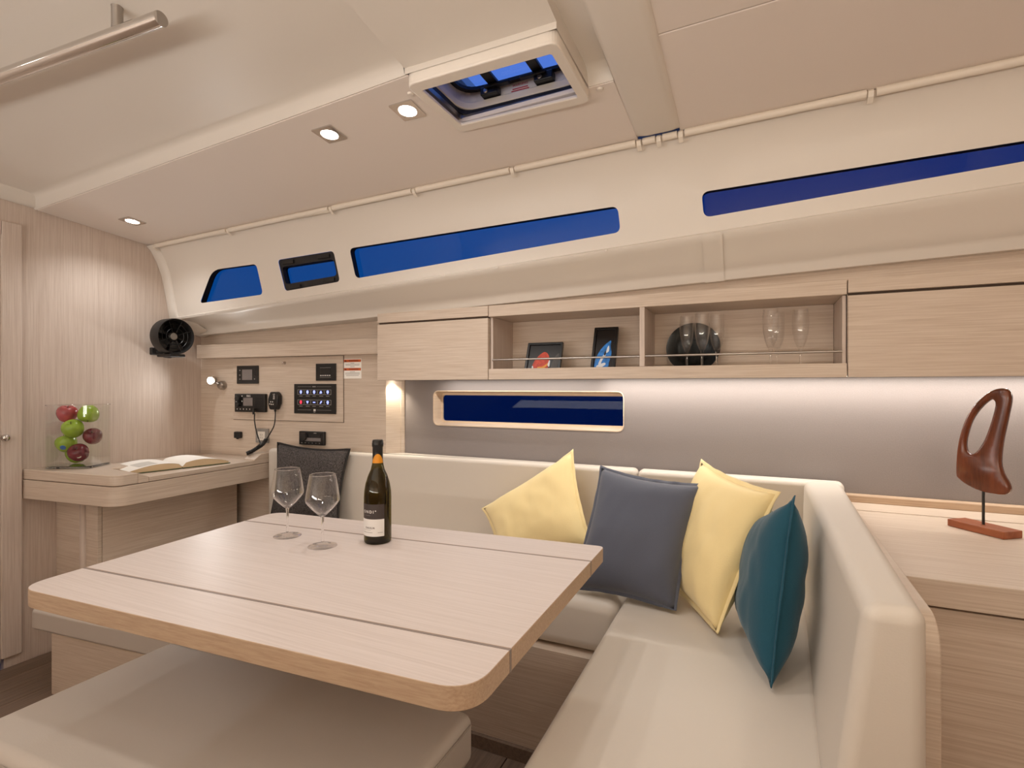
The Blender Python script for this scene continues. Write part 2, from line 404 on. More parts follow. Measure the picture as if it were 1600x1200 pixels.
for A, B in zip(rows, rows[1:]):
    for k in range(len(A) - 1):
        f = [A[k], B[k], B[k + 1], A[k + 1]]
        try: b.faces.new(f)
        except ValueError: pass
bmesh.ops.remove_doubles(b, verts=b.verts[:], dist=1e-5)
o = obj('roof_lining', b, 'gel', ceil, smooth=True); o.data.set_sharp_from_angle(angle=math.radians(55))
def panel(name, poly, m='vinyl', th=.014, off=0.0):
    b = bmesh.new(); add_prism(b, poly, lambda x, y: (x, y, zA(x, y) - off), lambda x, y: (x, y, zA(x, y) - off + th)); return obj(name, b, m, ceil, bevel=.003)
panel('ceiling_panel', [(X0 + .004, edgeY(X0)), (-2.2, edgeY(-2.2)), (-1.5, edgeY(-1.5)), (-.884, edgeY(-.884)), (-.884, 1.47), (-.361, 1.47), (-.358, 1.797), (-1.2, 1.797), (-2.2, 1.797), (X0 + .004, 1.797)])
panel('ceiling_panel', [(-.222, 1.345), (X1, 1.345), (X1, 1.797), (-.222, 1.797)])
panel('ceiling_panel', [(-.220, .25), (X1, .25), (X1, 1.342), (-.220, 1.342)])
# moulded strip right of the hatch and the transverse beam
b = bmesh.new(); rows = []
for y in (-.6, 0, .6, 1.2, 1.74, 1.775, 1.79):
    d = 0 if y < 1.76 else (.012 if y < 1.78 else .022)
    sec = [(-.362, .012), (-.358, -.004 + d * .5), (-.345, -.013 + d), (-.325, -.016 + d), (-.245, -.016 + d), (-.230, -.013 + d), (-.219, -.004 + d * .5), (-.216, .012)]
    rows.append([b.verts.new((x, y, zA(x, y) + dz)) for x, dz in sec])
for A, B in zip(rows, rows[1:]):
    for k in range(len(A) - 1): b.faces.new((A[k], A[k + 1], B[k + 1], B[k]))
b.faces.new(rows[-1]); obj('beam', b, 'gel', ceil, smooth=True)
# outer deck above the lining, unseen, put in to block sky light; hatch opening left free
b = bmesh.new()
for lo, hi in (((X0 - .1, -1.7, 2.30), (-.90, 2.4, 2.33)), ((-.42, -1.7, 2.30), (X1 + .1, 2.4, 2.33)), ((-.90, -1.7, 2.30), (-.42, 1.19, 2.33)), ((-.90, 1.51, 2.205), (-.42, 2.0, 2.2225)), ((X0 - .1, 1.96, 2.02), (X1 + .1, 1.99, 2.32))): add_box(b, lo, hi)
obj('deck', b, 'gel', ceil)
# white trim between roof and bulkhead
b = bmesh.new(); ys = [-1.6, -.8, 0, .76, 1.1, edgeY(X0) - .012]
A = [b.verts.new((X0 + .002, y, zRoof(X0, y) - .052)) for y in ys]; B = [b.verts.new((X0 + .020, y, zRoof(X0, y) - .048)) for y in ys]; C = [b.verts.new((X0 + .05, y, zRoof(X0, y) + .002)) for y in ys]
for P, Q in ((A, B), (B, C)):
    for k in range(len(ys) - 1): b.faces.new((P[k], P[k + 1], Q[k + 1], Q[k]))
o = obj('trim_1', b, 'gel', smooth=True); o['kind'] = 'structure'
# white moulding down the corner of bulkhead and hull side
b = bmesh.new(); rows = []
for t in [0, .05, .1, .2, .38, .55, .7, .85, 1.0]:
    z = zR(X0) + (zC(X0) - zR(X0)) * t; y = sideY(X0, z)
    rows.append([b.verts.new(p) for p in ((X0 + .001, y - .016, z - .004), (X0 + .012, y - .018, z - .004), (X0 + .050, y - .012, z), (X0 + .058, y + .004, z))])
for y, z in ((1.955, 1.625), (2.0, 1.60), (2.05, 1.575), (2.098, 1.563)):
    rows.append([b.verts.new(p) for p in ((X0 + .001, y, z), (X0 + .02, y, z - .004), (X0 + .10, y, z + .010), (X0 + .12, y + .01, z + .02))])
for P, Q in zip(rows, rows[1:]):
    for k in range(3): b.faces.new((P[k], P[k + 1], Q[k + 1], Q[k]))
o = obj('trim_2', b, 'gel', smooth=True); o['kind'] = 'structure'

# ---------------------------------------------------------------- walls and floor
b = bmesh.new()
add_box(b, (X0 - .03, 1.178, -.1), (X0, 1.925, 2.2)); add_box(b, (X0 - .03, 1.925, -.1), (X0, 2.3, 1.67)); add_box(b, (X0 - .03, .5, 1.95), (X0, 1.178, 2.3)); add_box(b, (X0 - .03, -1.6, -.1), (X0, .5, 2.3))
o = obj('wall_forward', b, 'wood_z'); o['kind'] = 'structure'
NA = math.atan2(.1, 1.312)
def navp(x, d=0.0):     # point of the nav wall at plan x, d in front of it
    return Vector((x + d * math.sin(NA), 2.1 + .1 * (x + 3.05) / 1.312 - d * math.cos(NA)))
b = bmesh.new(); add_prism(b, [(-3.05, 2.1), (-1.738, 2.2), (-1.745, 2.23), (-3.05, 2.13)], lambda x, y: (x, y, -.1), lambda x, y: (x, y, 1.66))
o = obj('wall_nav', b, 'wood_x'); o['kind'] = 'structure'
o = prism('trim_3', [(-1.738, 2.2), (-1.684, 2.254), (-1.68, 2.25), (-1.668, 2.262), (-1.668, 2.285), (-1.76, 2.285), (-1.76, 2.215)], .3, 1.60, 'wood_x', bevel=.001); o['kind'] = 'structure'
hole = rect(-1.489, 1.069, -.517, 1.239, .03)
gw = thing('wall_side', (0, 2.27, .3), kind='structure')
obj('wall_cloth', plate_with_holes([(-1.67, .3), (X1, .3), (X1, 1.62), (-1.67, 1.62)], [hole], [], lambda x, z: (x, 2.27, z)), 'wallcloth', gw)
w5 = thing('window_5', (-1.0, 2.3, 1.07), kind='structure')
big = rect(-1.493, 1.065, -.513, 1.243, .034); inn = rect(-1.478, 1.086, -.520, 1.219, .018)
b = bmesh.new()
fr = [(lambda x, z: (x, 2.268, z)), (lambda x, z: (x, 2.335, z))]
pts0 = [b.verts.new(fr[0](*p)) for p in big]; pts1 = [b.verts.new(fr[0](*p)) for p in hole]; pts2 = [b.verts.new(fr[1](*p)) for p in rect(-1.484, 1.078, -.518, 1.230, .024)]; pts3 = [b.verts.new(fr[1](*p)) for p in inn]; pts4 = [b.verts.new((p[0], 2.35, p[1])) for p in inn]
for P, Q in ((pts0, pts1), (pts1, pts2), (pts2, pts3), (pts3, pts4)):
    for i in range(len(P)): b.faces.new((P[i], P[(i + 1) % len(P)], Q[(i + 1) % len(P)], Q[i]))
obj('window_frame', b, 'wood_frame', w5)
b = bmesh.new(); b.faces.new([b.verts.new((p[0], 2.345, p[1])) for p in inn]); obj('pane', b, 'pane_low', w5)
b = bmesh.new(); add_box(b, (-1.9, 2.36, .2), (-1.52, 2.39, 1.66)); add_box(b, (-.48, 2.36, .2), (X1, 2.39, 1.66)); add_box(b, (-1.52, 2.36, .2), (-.48, 2.39, 1.06)); add_box(b, (-1.52, 2.36, 1.25), (-.48, 2.39, 1.66))
add_box(b, (-3.1, 2.30, -.1), (-1.6, 2.33, 1.66))
obj('hull_skin', b, 'gel', gw)
o = box('wall_upper', (-1.70, 2.10, 1.58), (X1, 2.13, 1.78), 'wood_x'); o['kind'] = 'structure'
o = box('wall_aft', (X1, -1.65, -.1), (X1 + .03, 2.4, 2.35), 'wood_z'); o['kind'] = 'structure'
o = box('wall_galley', (X0, -1.65, -.1), (X1, -1.60, 2.35), 'wood_x'); o['kind'] = 'structure'
o = prism('baseboard_side', [(2.252, .842), (2.262, .842), (2.2695, .85), (2.2695, .872), (2.258, .872), (2.252, .866)], .30, X1, 'wood_edge', axis='x', bevel=.002); o['kind'] = 'structure'
fl = thing('floor', (-1, .6, -.06), kind='structure')
b = bmesh.new(); add_box(b, (X0, -1.6, -.12), (X1, 2.4, -.085)); add_box(b, (X0, -1.6, -.09), (-2.14, 2.2, -.026)); obj('subfloor', b, 'groove', fl)
for i in range(8):
    x = X0 + .002 + i * .115
    box('plank', (x, -1.55 + .06 * (i % 3), -.025), (x + .112, 2.09, .0), 'floor', fl, bevel=.001)
for i in range(14):
    x = -2.128 + i * .266
    box('plank', (x, -1.58, -.084), (x + .262, 1.70 if x < 1.3 else 2.2, -.06), 'floor', fl, bevel=.001)
# door at the far left
o = box('wall_backing', (X0 - .14, .3, -.1), (X0 - .12, 1.4, 2.3), 'wood_z'); o['kind'] = 'structure'  # backing added behind the door so no sky shows through the gap
d1 = thing('door_1', (X0, .84, 0), kind='structure')
box('door_leaf', (X0 - .026, .505, .03), (X0 - .006, 1.172, 1.945), 'wood_z', d1)
b = bmesh.new()
add_box(b, (X0 - .004, 1.165, .05), (X0 + .018, 1.236, 2.0)); add_box(b, (X0 - .004, .45, 1.94), (X0 + .016, 1.164, 2.0)); add_box(b, (X0 - .004, .445, .05), (X0 + .018, .51, 1.94))
obj('door_frame', b, 'wood_z', d1, bevel=.003)
box('door_stop', (X0 - .02, 1.150, .03), (X0 + .006, 1.166, 1.945), 'wood_z', d1)
b = bmesh.new(); add_lathe(b, [(0, 0), (.026, 0), (.026, .006), (.02, .01), (.012, .012), (.011, .04), (.014, .044), (0, .046)], seg=20, mtx=Matrix.Translation((X0 + .0, 1.118, 1.035)) @ Matrix.Rotation(PI / 2, 4, 'Y')); add_tube(b, [(X0 + .04, 1.118, 1.035), (X0 + .042, 1.05, 1.035), (X0 + .04, 1.0, 1.033)], .008)
obj('door_handle', b, 'chrome', d1, smooth=True)
b = bmesh.new(); add_lathe(b, [(0, 0), (.016, 0), (.016, .012), (.010, .02), (0, .02)], seg=16, mtx=Matrix.Translation((X0 + .016, 1.176, 1.034)) @ Matrix.Rotation(PI / 2, 4, 'Y')); obj('door_latch', b, 'chrome', d1, smooth=True)

# curtain track below the ceiling edge: short segments between clips
ct = thing('curtain_track', (-1, 1.79, 2.03), 'cream tubular track in segments along the seam between ceiling and window wall', 'track')
cl = [-2.983, -2.39, -1.717, -1.268, -.824, -.353, -.288, -.218, .302, .82, 1.35]
for a, c in zip(cl, cl[1:]):
    b = bmesh.new(); add_tube(b, [(a + .012, 1.788, zR(a) - .012), (c - .012, 1.788, zR(c) - .012)], .0115, 10); add_box(b, (a + .012, 1.788, min(zR(a), zR(c)) - .012), (c - .012, 1.80, max(zR(a), zR(c)) - .003))
    obj('track_segment', b, 'cream', ct, smooth=True).data.set_sharp_from_angle(angle=.8)
for a in cl:
    b = bmesh.new()
    pts = [(1.802, .001), (1.788, -.001), (1.779, -.010), (1.786, -.024), (1.802, -.034)]
    A = [b.verts.new((a - .008, y, zR(a) + z)) for y, z in pts]; B = [b.verts.new((a + .006, y, zR(a) + z)) for y, z in pts]
    A2 = [b.verts.new((a - .008, y + .004, zR(a) + z)) for y, z in pts]; B2 = [b.verts.new((a + .006, y + .004, zR(a) + z)) for y, z in pts]
    for k in range(4): b.faces.new((A[k], B[k], B[k + 1], A[k + 1])); b.faces.new((A2[k], A2[k + 1], B2[k + 1], B2[k])); b.faces.new((A[k], A[k + 1], A2[k + 1], A2[k])); b.faces.new((B[k], B2[k], B2[k + 1], B[k + 1]))
    obj('clip', b, 'cream', ct)

# ---------------------------------------------------------------- roof hatch
ht = thing('roof_hatch', (-.66, 1.355, 2.10), 'white framed opening deck hatch with two black hinges set in the ceiling', 'hatch')
b = bmesh.new(); add_ring(b, rect(-.884, 1.203, -.437, 1.503, .03), rect(-.855, 1.245, -.466, 1.462, .008), lambda x, y: (x, y, 2.100), lambda x, y: (x, y, 2.111)); obj('frame', b, 'white', ht, bevel=.004)
b = bmesh.new(); add_ring(b, rect(-.884, 1.203, -.437, 1.503, .03), rect(-.879, 1.208, -.442, 1.498, .026), lambda x, y: (x, y, 2.108), lambda x, y: (x, y, 2.150)); obj('frame_skirt', b, 'white', ht)
b = bmesh.new(); add_ring(b, rect(-.872, 1.215, -.449, 1.492, .02), rect(-.861, 1.238, -.460, 1.476, .02), lambda x, y: (x, y, 2.126), lambda x, y: (x, y, 2.140)); obj('blind_track', b, 'steel', ht)
b = bmesh.new(); add_ring(b, rect(-.875, 1.21, -.445, 1.497, .03), rect(-.861, 1.224, -.459, 1.483, .05), lambda x, y: (x, y, 2.1405), lambda x, y: (x, y, 2.154)); obj('gasket', b, 'gasket', ht)
b = bmesh.new(); add_ring(b, rect(-.878, 1.208, -.442, 1.500, .05), rect(-.858, 1.226, -.462, 1.482, .06), lambda x, y: (x, y, 2.1545), lambda x, y: (x, y, 2.178)); o = obj('liner', b, 'hatch_white', ht, bevel=.004)
b = bmesh.new(); add_ring(b, rect(-.884, 1.2, -.436, 1.508, .05), rect(-.866, 1.216, -.454, 1.494, .07), lambda x, y: (x, y, 2.1785), lambda x, y: (x, y, 2.222)); obj('coaming', b, 'hatch_white', ht, smooth=False)
b = bmesh.new(); add_ring(b, rect(-.866, 1.216, -.454, 1.494, .07), rect(-.850, 1.232, -.470, 1.478, .06), lambda x, y: (x, y, 2.213), lambda x, y: (x, y, 2.2225)); obj('seal', b, 'gasket', ht)
b = bmesh.new(); add_prism(b, rect(-.884, 1.2, -.436, 1.508, .05), lambda x, y: (x, y, 2.2230), lambda x, y: (x, y, 2.2231)); obj('pane', b, 'pane_clear', ht)
for i, (x, fl_) in enumerate(((-.757, -1), (-.575, 1))):
    hg = box('hinge', (x - .030, 1.462, 2.180), (x + .030, 1.493, 2.206), 'black', ht, bevel=.004)
    box('hinge_arm', (x - .016 - .016 * fl_, 1.30, 2.207), (x + .016 - .016 * fl_, 1.475, 2.219), 'black', hg, bevel=.003)
    box('lever', (x - .012 + (.0 if fl_ < 0 else -.06), 1.452, 2.196), (x + .012 + (.06 if fl_ < 0 else .0), 1.470, 2.206), 'black', hg, bevel=.003)
    lathe('bolt', [(0, .003), (.006, .003), (.008, 0)], 'steel', hg, seg=14, mtx=Matrix.Translation((x - .010, 1.461, 2.192)) @ Matrix.Rotation(PI / 2, 4, 'X'))
text('warning_print', 'WARNING', .011, 'print_red', ht, Matrix.Translation((-.66 + .66 - .002, 1.4815 - 1.355 + .0115, 2.203 - 2.10)) @ Matrix.Rotation(PI / 2, 4, 'X'))
for k, wd in enumerate((.052, .060)):
    box('warning_line', (-.662 - wd / 2, 1.4926, 2.1905 - k * .006), (-.662 + wd / 2, 1.4936, 2.1935 - k * .006), 'print_red', ht, bevel=0)
SCR = []
for (x, y), lb in (((-.405, 1.485), 'small white round screw cap right of the roof hatch'), ((-.925, 1.285), 'small white round screw cap left of the roof hatch')):
    o = lathe('screw_cap', [(0, -.006), (.008, -.005), (.010, 0), (0, 0)], 'white', seg=18, mtx=Matrix.Translation((x, y, zA(x, y)))); tag(o, lb, 'cap')

# ---------------------------------------------------------------- ceiling downlights (lamps of the place)
DL = [((-2.753, 1.546), 'square chrome downlight in the ceiling nearest the forward wall, far from the hatch'), ((-1.304, 1.352), 'square chrome downlight in the middle of the ceiling row of three'), ((-.981, 1.348), 'square chrome downlight right beside the roof hatch')]
d0 = None
for (x, y), lb in DL:
    z = zA(x, y)
    t = thing('ceiling_downlight', (x, y, z), lb, 'downlight', 'downlights in the side ceiling panel', rot=(math.radians(-4.9), 0, 0))
    if d0 is None:
        d0 = t
        b = bmesh.new(); add_ring(b, rect(-.042, -.042, .042, .042, .004), [(.029 * math.cos(PI * 1.25 + a * PI / 14), .029 * math.sin(PI * 1.25 + a * PI / 14)) for a in range(28)], lambda x, y: (x, y, -.004), lambda x, y: (x, y, .001)); obj('bezel', b, 'chrome', t, local=True)
        lathe('lens', [(0, -.003), (.022, -.003), (.028, -.0015), (.0285, .001)], 'lamp', t, seg=24, local=True)
    else:
        for c in d0.children:
            k = c.copy(); COL.objects.link(k); k.parent = t
    light('downlight_lamp', 'SPOT', (x, y, z - .02), 9, .02, spot_size=math.radians(140), spot_blend=.9)

# ---------------------------------------------------------------- overhead cabinets
CF, CB, CZ0, CZ1 = 2.02, 2.255, 1.293, 1.613
def closed_cabinet(x0, x1, label, splits):
    t = thing('overhead_cabinet', ((x0 + x1) / 2, CF, CZ0), label, 'cabinet', rot=(0, 0, 0))
    b = bmesh.new(); add_box(b, (x0, CF + .022, 1.312), (x1, CB, CZ1 - .002)); obj('body', b, 'wood_x', t, bevel=.001)
    box('top_rail', (x0, CF, 1.569), (x1, CF + .02, CZ1), 'wood_x', t, bevel=.0015)
    box('finger_gap', (x0 + .002, CF + .012, 1.555), (x1 - .002, CF + .0215, 1.569), 'groove', t, bevel=0)
    for a, c in splits: box('door', (a, CF, CZ0), (c, CF + .02, 1.560), 'wood_x', t, bevel=.0015)
    return t
closed_cabinet(-1.647, -1.0485, 'oak overhead cabinet with flap door left of the shelf with the framed pictures', [(-1.647, -1.0485)])
closed_cabinet(.278, 1.45, 'long oak overhead cabinet with flap door above the wooden sculpture', [(.278, .98), (.984, 1.45)])
sh = thing('open_shelf', (-.385, CF, CZ0), 'open oak wall shelf with two niches and steel rails between the closed cabinets', 'shelf')
box('top_board', (-1.0455, CF, 1.565), (.275, CB, CZ1), 'wood_x', sh, bevel=.0015)
box('bottom_board', (-1.0455, CF + .02, 1.304), (.275, CB, 1.312), 'wood_x', sh, bevel=.0015)
box('fiddle', (-1.0455, CF, CZ0), (.275, CF + .019, 1.339), 'wood_x', sh, bevel=.0015)
box('back_panel', (-1.033, CB - .012, 1.313), (.263, CB, 1.564), 'wood_x', sh, bevel=0)
box('side_panel', (-1.0455, CF + .020, 1.313), (-1.034, CB, 1.564), 'wood_z', sh, bevel=.001)
box('side_panel', (.264, CF + .020, 1.313), (.275, CB, 1.564), 'wood_z', sh, bevel=.001)
box('divider', (-.398, CF + .001, 1.3395), (-.379, CB - .013, 1.5645), 'wood_z', sh, bevel=.001)
tube('rail', [(-1.0335, CF + .012, 1.378), (-.3985, CF + .012, 1.378)], .0042, 'steel', sh)
tube('rail', [(-.3785, CF + .012, 1.379), (.2635, CF + .012, 1.379)], .0042, 'steel', sh)
# LED strips under the cabinets
for x0, x1, e_, lb in ((-.62, 1.25, 6.0, 'long LED strip under the overhead cabinets washing the grey wall on the right'), (-1.42, -.66, 1.6, 'short dim LED strip under the cabinets right above the low wood-framed window')):
    t = thing('led_strip', ((x0 + x1) / 2, 2.20, 1.298), lb, 'light strip')
    box('channel', (x0, 2.188, 1.2996), (x1, 2.212, 1.3035), 'steel', t, bevel=.001)
    box('diffuser', (x0 + .01, 2.192, 1.2978), (x1 - .01, 2.208, 1.2994), 'led' if e_ > 3 else 'white', t, bevel=0)
    light('strip_lamp', 'AREA', ((x0 + x1) / 2, 2.20, 1.297), e_, x1 - x0, color=(1, .93, .84), shape='RECTANGLE', size_y=.012)
t = thing('cabinet_downlight', (-1.698, 2.203, 1.299), 'small spotlight under the cabinet end lighting the corner post', 'downlight')
lathe('bezel', [(.012, .004), (.019, .004), (.019, -.001), (.014, -.002)], 'chrome', t, c=(-1.698, 2.203, 1.300), seg=20)
lathe('lens', [(0, 0), (.013, 0), (.013, .002)], 'lamp', t, c=(-1.698, 2.203, 1.2995), seg=16)
box('mounting_block', (-1.725, 2.14, 1.3045), (-1.6475, 2.225, 1.32), 'wood_x', t, bevel=.001)
light('cabinet_lamp', 'SPOT', (-1.698, 2.203, 1.296), 5.0, .010, color=(1, .88, .68), spot_size=math.radians(110), spot_blend=.9)

# ---------------------------------------------------------------- nav corner: shelf rail, panel, instruments
def navthing(name, x, z, label, cat, group=None):
    p = navp(x); return thing(name, (p.x, p.y, z), label, cat, group, rot=(0, 0, NA))
t = navthing('nav_shelf', -2.39, 1.431, 'narrow oak shelf with deep front edge above the instrument panel', 'shelf')
box('front_edge', (-.63, -.055, 0), (.73, -.037, .08), 'wood_x', t, local=True, bevel=.002)
box('shelf_board', (-.63, -.036, .0), (.73, -.002, .018), 'wood_x', t, local=True, bevel=.001)
px0, px1 = -2.785, -2.003
t = navthing('instrument_panel', (px0 + px1) / 2, 1.072, 'oak access panel carrying the black instruments above the chart desk', 'panel')
w_ = (px1 - px0) / 2 / math.cos(NA)
box('board', (-w_, -.006, 0), (w_, -.0005, .357), 'wood_x', t, local=True, bevel=.001)
b = bmesh.new(); add_ring(b, rect(-w_ - .0025, -.0025, w_ + .0025, .3585), rect(-w_, 0, w_, .357), lambda x, z: (x, -.0015, z), lambda x, z: (x, -.0002, z)); obj('gap', b, 'groove', t, local=True)
PD = -.0062
def dev(name, x0, z0, x1, z1, label, cat, depth=.008, m='black', bevel=.0015, base=PD):
    """a device standing proud of the nav wall: returns its root; local x along the wall, -y outward"""
    t = navthing(name, (x0 + x1) / 2, z0, label, cat); hw = (x1 - x0) / 2 / math.cos(NA)
    box('housing', (-hw, base - depth, 0), (hw, base, z1 - z0), m, t, local=True, bevel=bevel)
    return t, hw, z1 - z0, base - depth
def flat(name, t, x0, z0, x1, z1, y, m, th=.0006):
    return box(name, (x0, y - th, z0), (x1, y, z1), m, t, local=True, bevel=0)
RX = Matrix.Rotation(PI / 2, 4, 'X')
t, hw, h, y = dev('display_unit', -2.748, 1.280, -2.587, 1.384, 'square black display with plain grey screen left of the chrome knob', 'display')
flat('screen', t, -.038, .022, .038, .082, y, 'screen')
for sx in (-.056, .056):
    for z in (.027, .05, .078): flat('key_mark', t, sx - .004, z - .003, sx + .004, z + .003, y, 'print_grey' if (sx < 0 or z < .03) else 'dark_screen')
t, hw, h, y = dev('gauge_panel', -2.177, 1.295, -2.045, 1.388, 'small black panel with dark screen at upper right above the switch panel', 'display')
flat('screen', t, -.036, .034, .034, .066, y, 'dark_screen'); flat('top_line', t, -.037, .070, .035, .0715, y, 'print_grey'); flat('bottom_line', t, -.037, .0175, .035, .0195, y, 'print_grey')
for k in range(5): flat('key', t, -.036 + k * .0145, .026, -.026 + k * .0145, .031, y, 'print_white')
t, hw, h, y = dev('marine_radio', -2.750, 1.117, -2.523, 1.222, 'black VHF radio with grey screen and two knobs under the square display', 'radio', depth=.022, bevel=.004)
flat('screen', t, -.045, .036, .025, .082, y, 'screen')
text('maker_print', 'B&G', .016, 'print_white', t, Matrix.Translation((-.005, y - .0004, .0925)) @ RX)
for z, r in ((.078, .017), (.045, .015)): lathe('knob', [(0, .016), (r - .002, .016), (r, .013), (r, 0)], 'matt_black', t, seg=20, local=True, mtx=Matrix.Translation((-.080, y, z)) @ RX)
for k in range(6): flat('key_mark', t, -.094 + k * .024, .013, -.090 + k * .024, .020, y, 'print_white')
for x, z in ((-.055, .092), (-.055, .062), (-.100, .058), (-.088, .058)): flat('knob_mark', t, x - .003, z - .003, x + .003, z + .003, y, 'print_white')
b = bmesh.new()
for i in range(7):
    for j in range(6):
        add_box(b, (.040 + i * .0095, y - .0012, .030 + j * .0095), (.0455 + i * .0095, y, .0355 + j * .0095))
obj('speaker_grille', b, 'matt_black', t, local=True)['kind'] = 'stuff'
tube('plug', [(.046, y - .012, .022), (.046, y - .014, -.012)], [.009, .005], 'black', t, local=True)
# switch panel
t, hw, h, y = dev('switch_panel', -2.327, 1.115, -2.045, 1.278, 'large black switch panel with two rows of lit symbols', 'switch panel', depth=.007)
for row, z in enumerate((.118, .062)):
    b = bmesh.new(); add_ring(b, rect(-.116, z - .014, .112, z + .014), rect(-.1135, z - .0115, .1095, z + .0115), lambda x, q: (x, y - .0008, q), lambda x, q: (x, y, q)); obj('switch_row_frame', b, 'print_grey', t, local=True)
    for k in range(5):
        x = -.093 + k * .0455
        pol = [(.008, .0), (.0055, .007), (0, .0105), (-.0055, .007), (-.008, 0), (-.004, -.007), (0, -.0105), (.004, -.007)] if (row, k) != (1, 2) else [(-.008, -.003), (.008, -.003), (.008, .003), (-.008, .003)]
        if (row, k) == (0, 3): pol = [(-.008, -.008), (.008, -.006), (.006, .001), (.001, .008), (-.006, .003)]
        if (row, k) == (1, 1): pol = [(-.009, .005), (0, .0075), (.009, .005), (.003, -.004), (0, -.008), (-.003, -.004)]
        if (row, k) == (1, 3): pol = [(-.008, -.007), (-.001, -.006), (.007, .002), (.007, .008), (-.001, .007), (-.004, .0)]
        b = bmesh.new(); add_prism(b, pol, lambda u, v: (x + u, y - .0008, z + v), lambda u, v: (x + u, y, z + v)); obj('switch_symbol', b, 'icon_red' if (row, k) == (1, 0) else 'icon', t, local=True)
        if k < 4: flat('switch_divider', t, x + .021, z - .008, x + .0245, z + .008, y, 'print_grey')
        flat('caption', t, x - .011, z - .0235, x + .011 + .004 * (k % 2), z - .0200, y, 'print_grey')
for z in (.148, .020):
    flat('rule', t, -.116, z - .0008, -.022, z + .0008, y, 'print_grey'); flat('rule', t, .016, z - .0008, .112, z + .0008, y, 'print_grey')
flat('title_print', t, -.014, .145, .009, .151, y, 'print_grey'); flat('emblem', t, -.006, .014, .008, .025, y, 'print_white'); flat('emblem', t, -.006, .006, .006, .011, y, 'print_grey')
# hand microphone with its cord
t = navthing('hand_microphone', -2.453, 1.134, 'black hand microphone with coiled cord hanging right of the radio', 'microphone')
b = bmesh.new(); add_prism(b, rounded([(-.024, .0), (.022, .0), (.034, .03), (.036, .085), (.022, .100), (-.020, .100), (-.036, .062), (-.036, .03)], .008, 3), lambda x, z: (x, -.040, z), lambda x, z: (x, -.008, z)); obj('body', b, 'black', t, local=True, bevel=.006)
box('hanger', (-.012, -.0085, .04), (.012, -.006, .075), 'steel', t, local=True, bevel=.001)
box('talk_key', (.0365, -.034, .03), (.041, -.014, .08), 'matt_black', t, local=True, bevel=.002)
text('maker_print', 'B&G', .017, 'print_white', t, Matrix.Translation((.010, -.0405, .074)) @ RX @ Matrix.Rotation(PI / 2, 4, 'Z'))
for x, z in ((-.014, .044), (.0, .044), (-.020, .032), (-.008, .030), (.004, .030)): flat('key', t, x - .003, z - .003, x + .003, z + .003, -.040, 'print_white')
mic_t = t
path = smooth_path([(-2.447, 2.118, 1.136), (-2.446, 2.118, 1.10), (-2.449, 2.112, 1.045), (-2.475, 2.105, .995), (-2.494, 2.10, .965)])
tube('cord', path, [.006] * 4 + [.0032] * (len(path) - 4), 'black', mic_t, seg=8)
def coil(p, q, r, turns, wire):
    p, q = Vector(p), Vector(q); d = (q - p).normalized(); a = d.cross(Vector((0, 0, 1))).normalized(); c = d.cross(a); n = turns * 12
    return [p + (q - p) * (k / n) + r * (a * math.cos(2 * PI * k / 12) + c * math.sin(2 * PI * k / 12)) for k in range(n + 1)]
ax = [(-2.490, 2.098, .968), (-2.512, 2.088, .935), (-2.545, 2.055, .905), (-2.566, 2.035, .892)]
for a, c in zip(ax, ax[1:]): tube('coil', coil(a, c, .0085, 7, .003), .0032, 'black', mic_t, seg=6)
ax2 = [(-2.562, 2.03, .890), (-2.535, 2.065, .915), (-2.518, 2.085, .936)]
for a, c in zip(ax2, ax2[1:]): tube('coil', coil(a, c, .0075, 6, .003), .0032, 'black', mic_t, seg=6)
tube('cord', smooth_path([(-2.591, 2.112, 1.112), (-2.588, 2.108, 1.07), (-2.570, 2.104, 1.01), (-2.545, 2.098, .965), (-2.519, 2.087, .938)]), .0034, 'black', mic_t, seg=8)
# warning sticker, knob, cap, socket, stereo
t = navthing('warning_sticker', -1.946, 1.306, 'white warning sticker with two orange headers under the nav shelf', 'sticker')
hw = .057
flat('sheet', t, -hw, 0, hw, .105, -.0003, 'paper')
for z in (.088, .031 + .012):
    flat('header', t, -hw + .003, z, hw - .003, z + .0135, -.0010, 'orange')
    text('header_print', 'WARNING', .0115, 'print_dark', t, Matrix.Translation((.008, -.0019, z + .0066)) @ RX, spacing=1.15)
    b = bmesh.new(); add_prism(b, [(-hw + .008, z + .002), (-hw + .020, z + .002), (-hw + .014, z + .0118)], lambda x, q: (x, -.0020, q), lambda x, q: (x, -.0016, q)); obj('warning_symbol', b, 'print_dark', t, local=True)
for k, (wd, z) in enumerate(((.012, .082), (.046, .077), (.044, .071), (.014, .063), (.016, .0365), (.046, .030), (.046, .0235), (.040, .016))): flat('text_line', t, -wd, z - .001, wd, z + .001, -.0010, 'print_grey')
t = navthing('panel_knob', -2.40, 1.393, 'small chrome knob at the top edge of the instrument panel', 'knob')
lathe('base', [(.007, .003), (.009, 0)], 'chrome', t, seg=16, local=True, mtx=Matrix.Translation((0, PD, .004)) @ RX)
lathe('ball', [(0, .018), (.005, .0165), (.007, .012), (.006, .007), (.004, .004), (.004, 0)], 'chrome', t, seg=16, local=True, mtx=Matrix.Translation((0, PD, .004)) @ RX)
t, hw, h, y = dev('socket_cap', -2.763, .963, -2.716, 1.000, 'small black socket cap on the wall left of the grey wall outlet', 'socket cap', depth=.022, m='matt_black', bevel=.005, base=-.001)
box('tab', (-.008, y + .004, -.006), (.004, y + .012, .002), 'matt_black', t, local=True, bevel=.001)
t, hw, h, y = dev('wall_outlet', -2.609, .942, -2.516, 1.023, 'grey framed wall outlet with white insert behind the hanging cords', 'outlet', depth=.010, m='grey', bevel=.003, base=-.001)
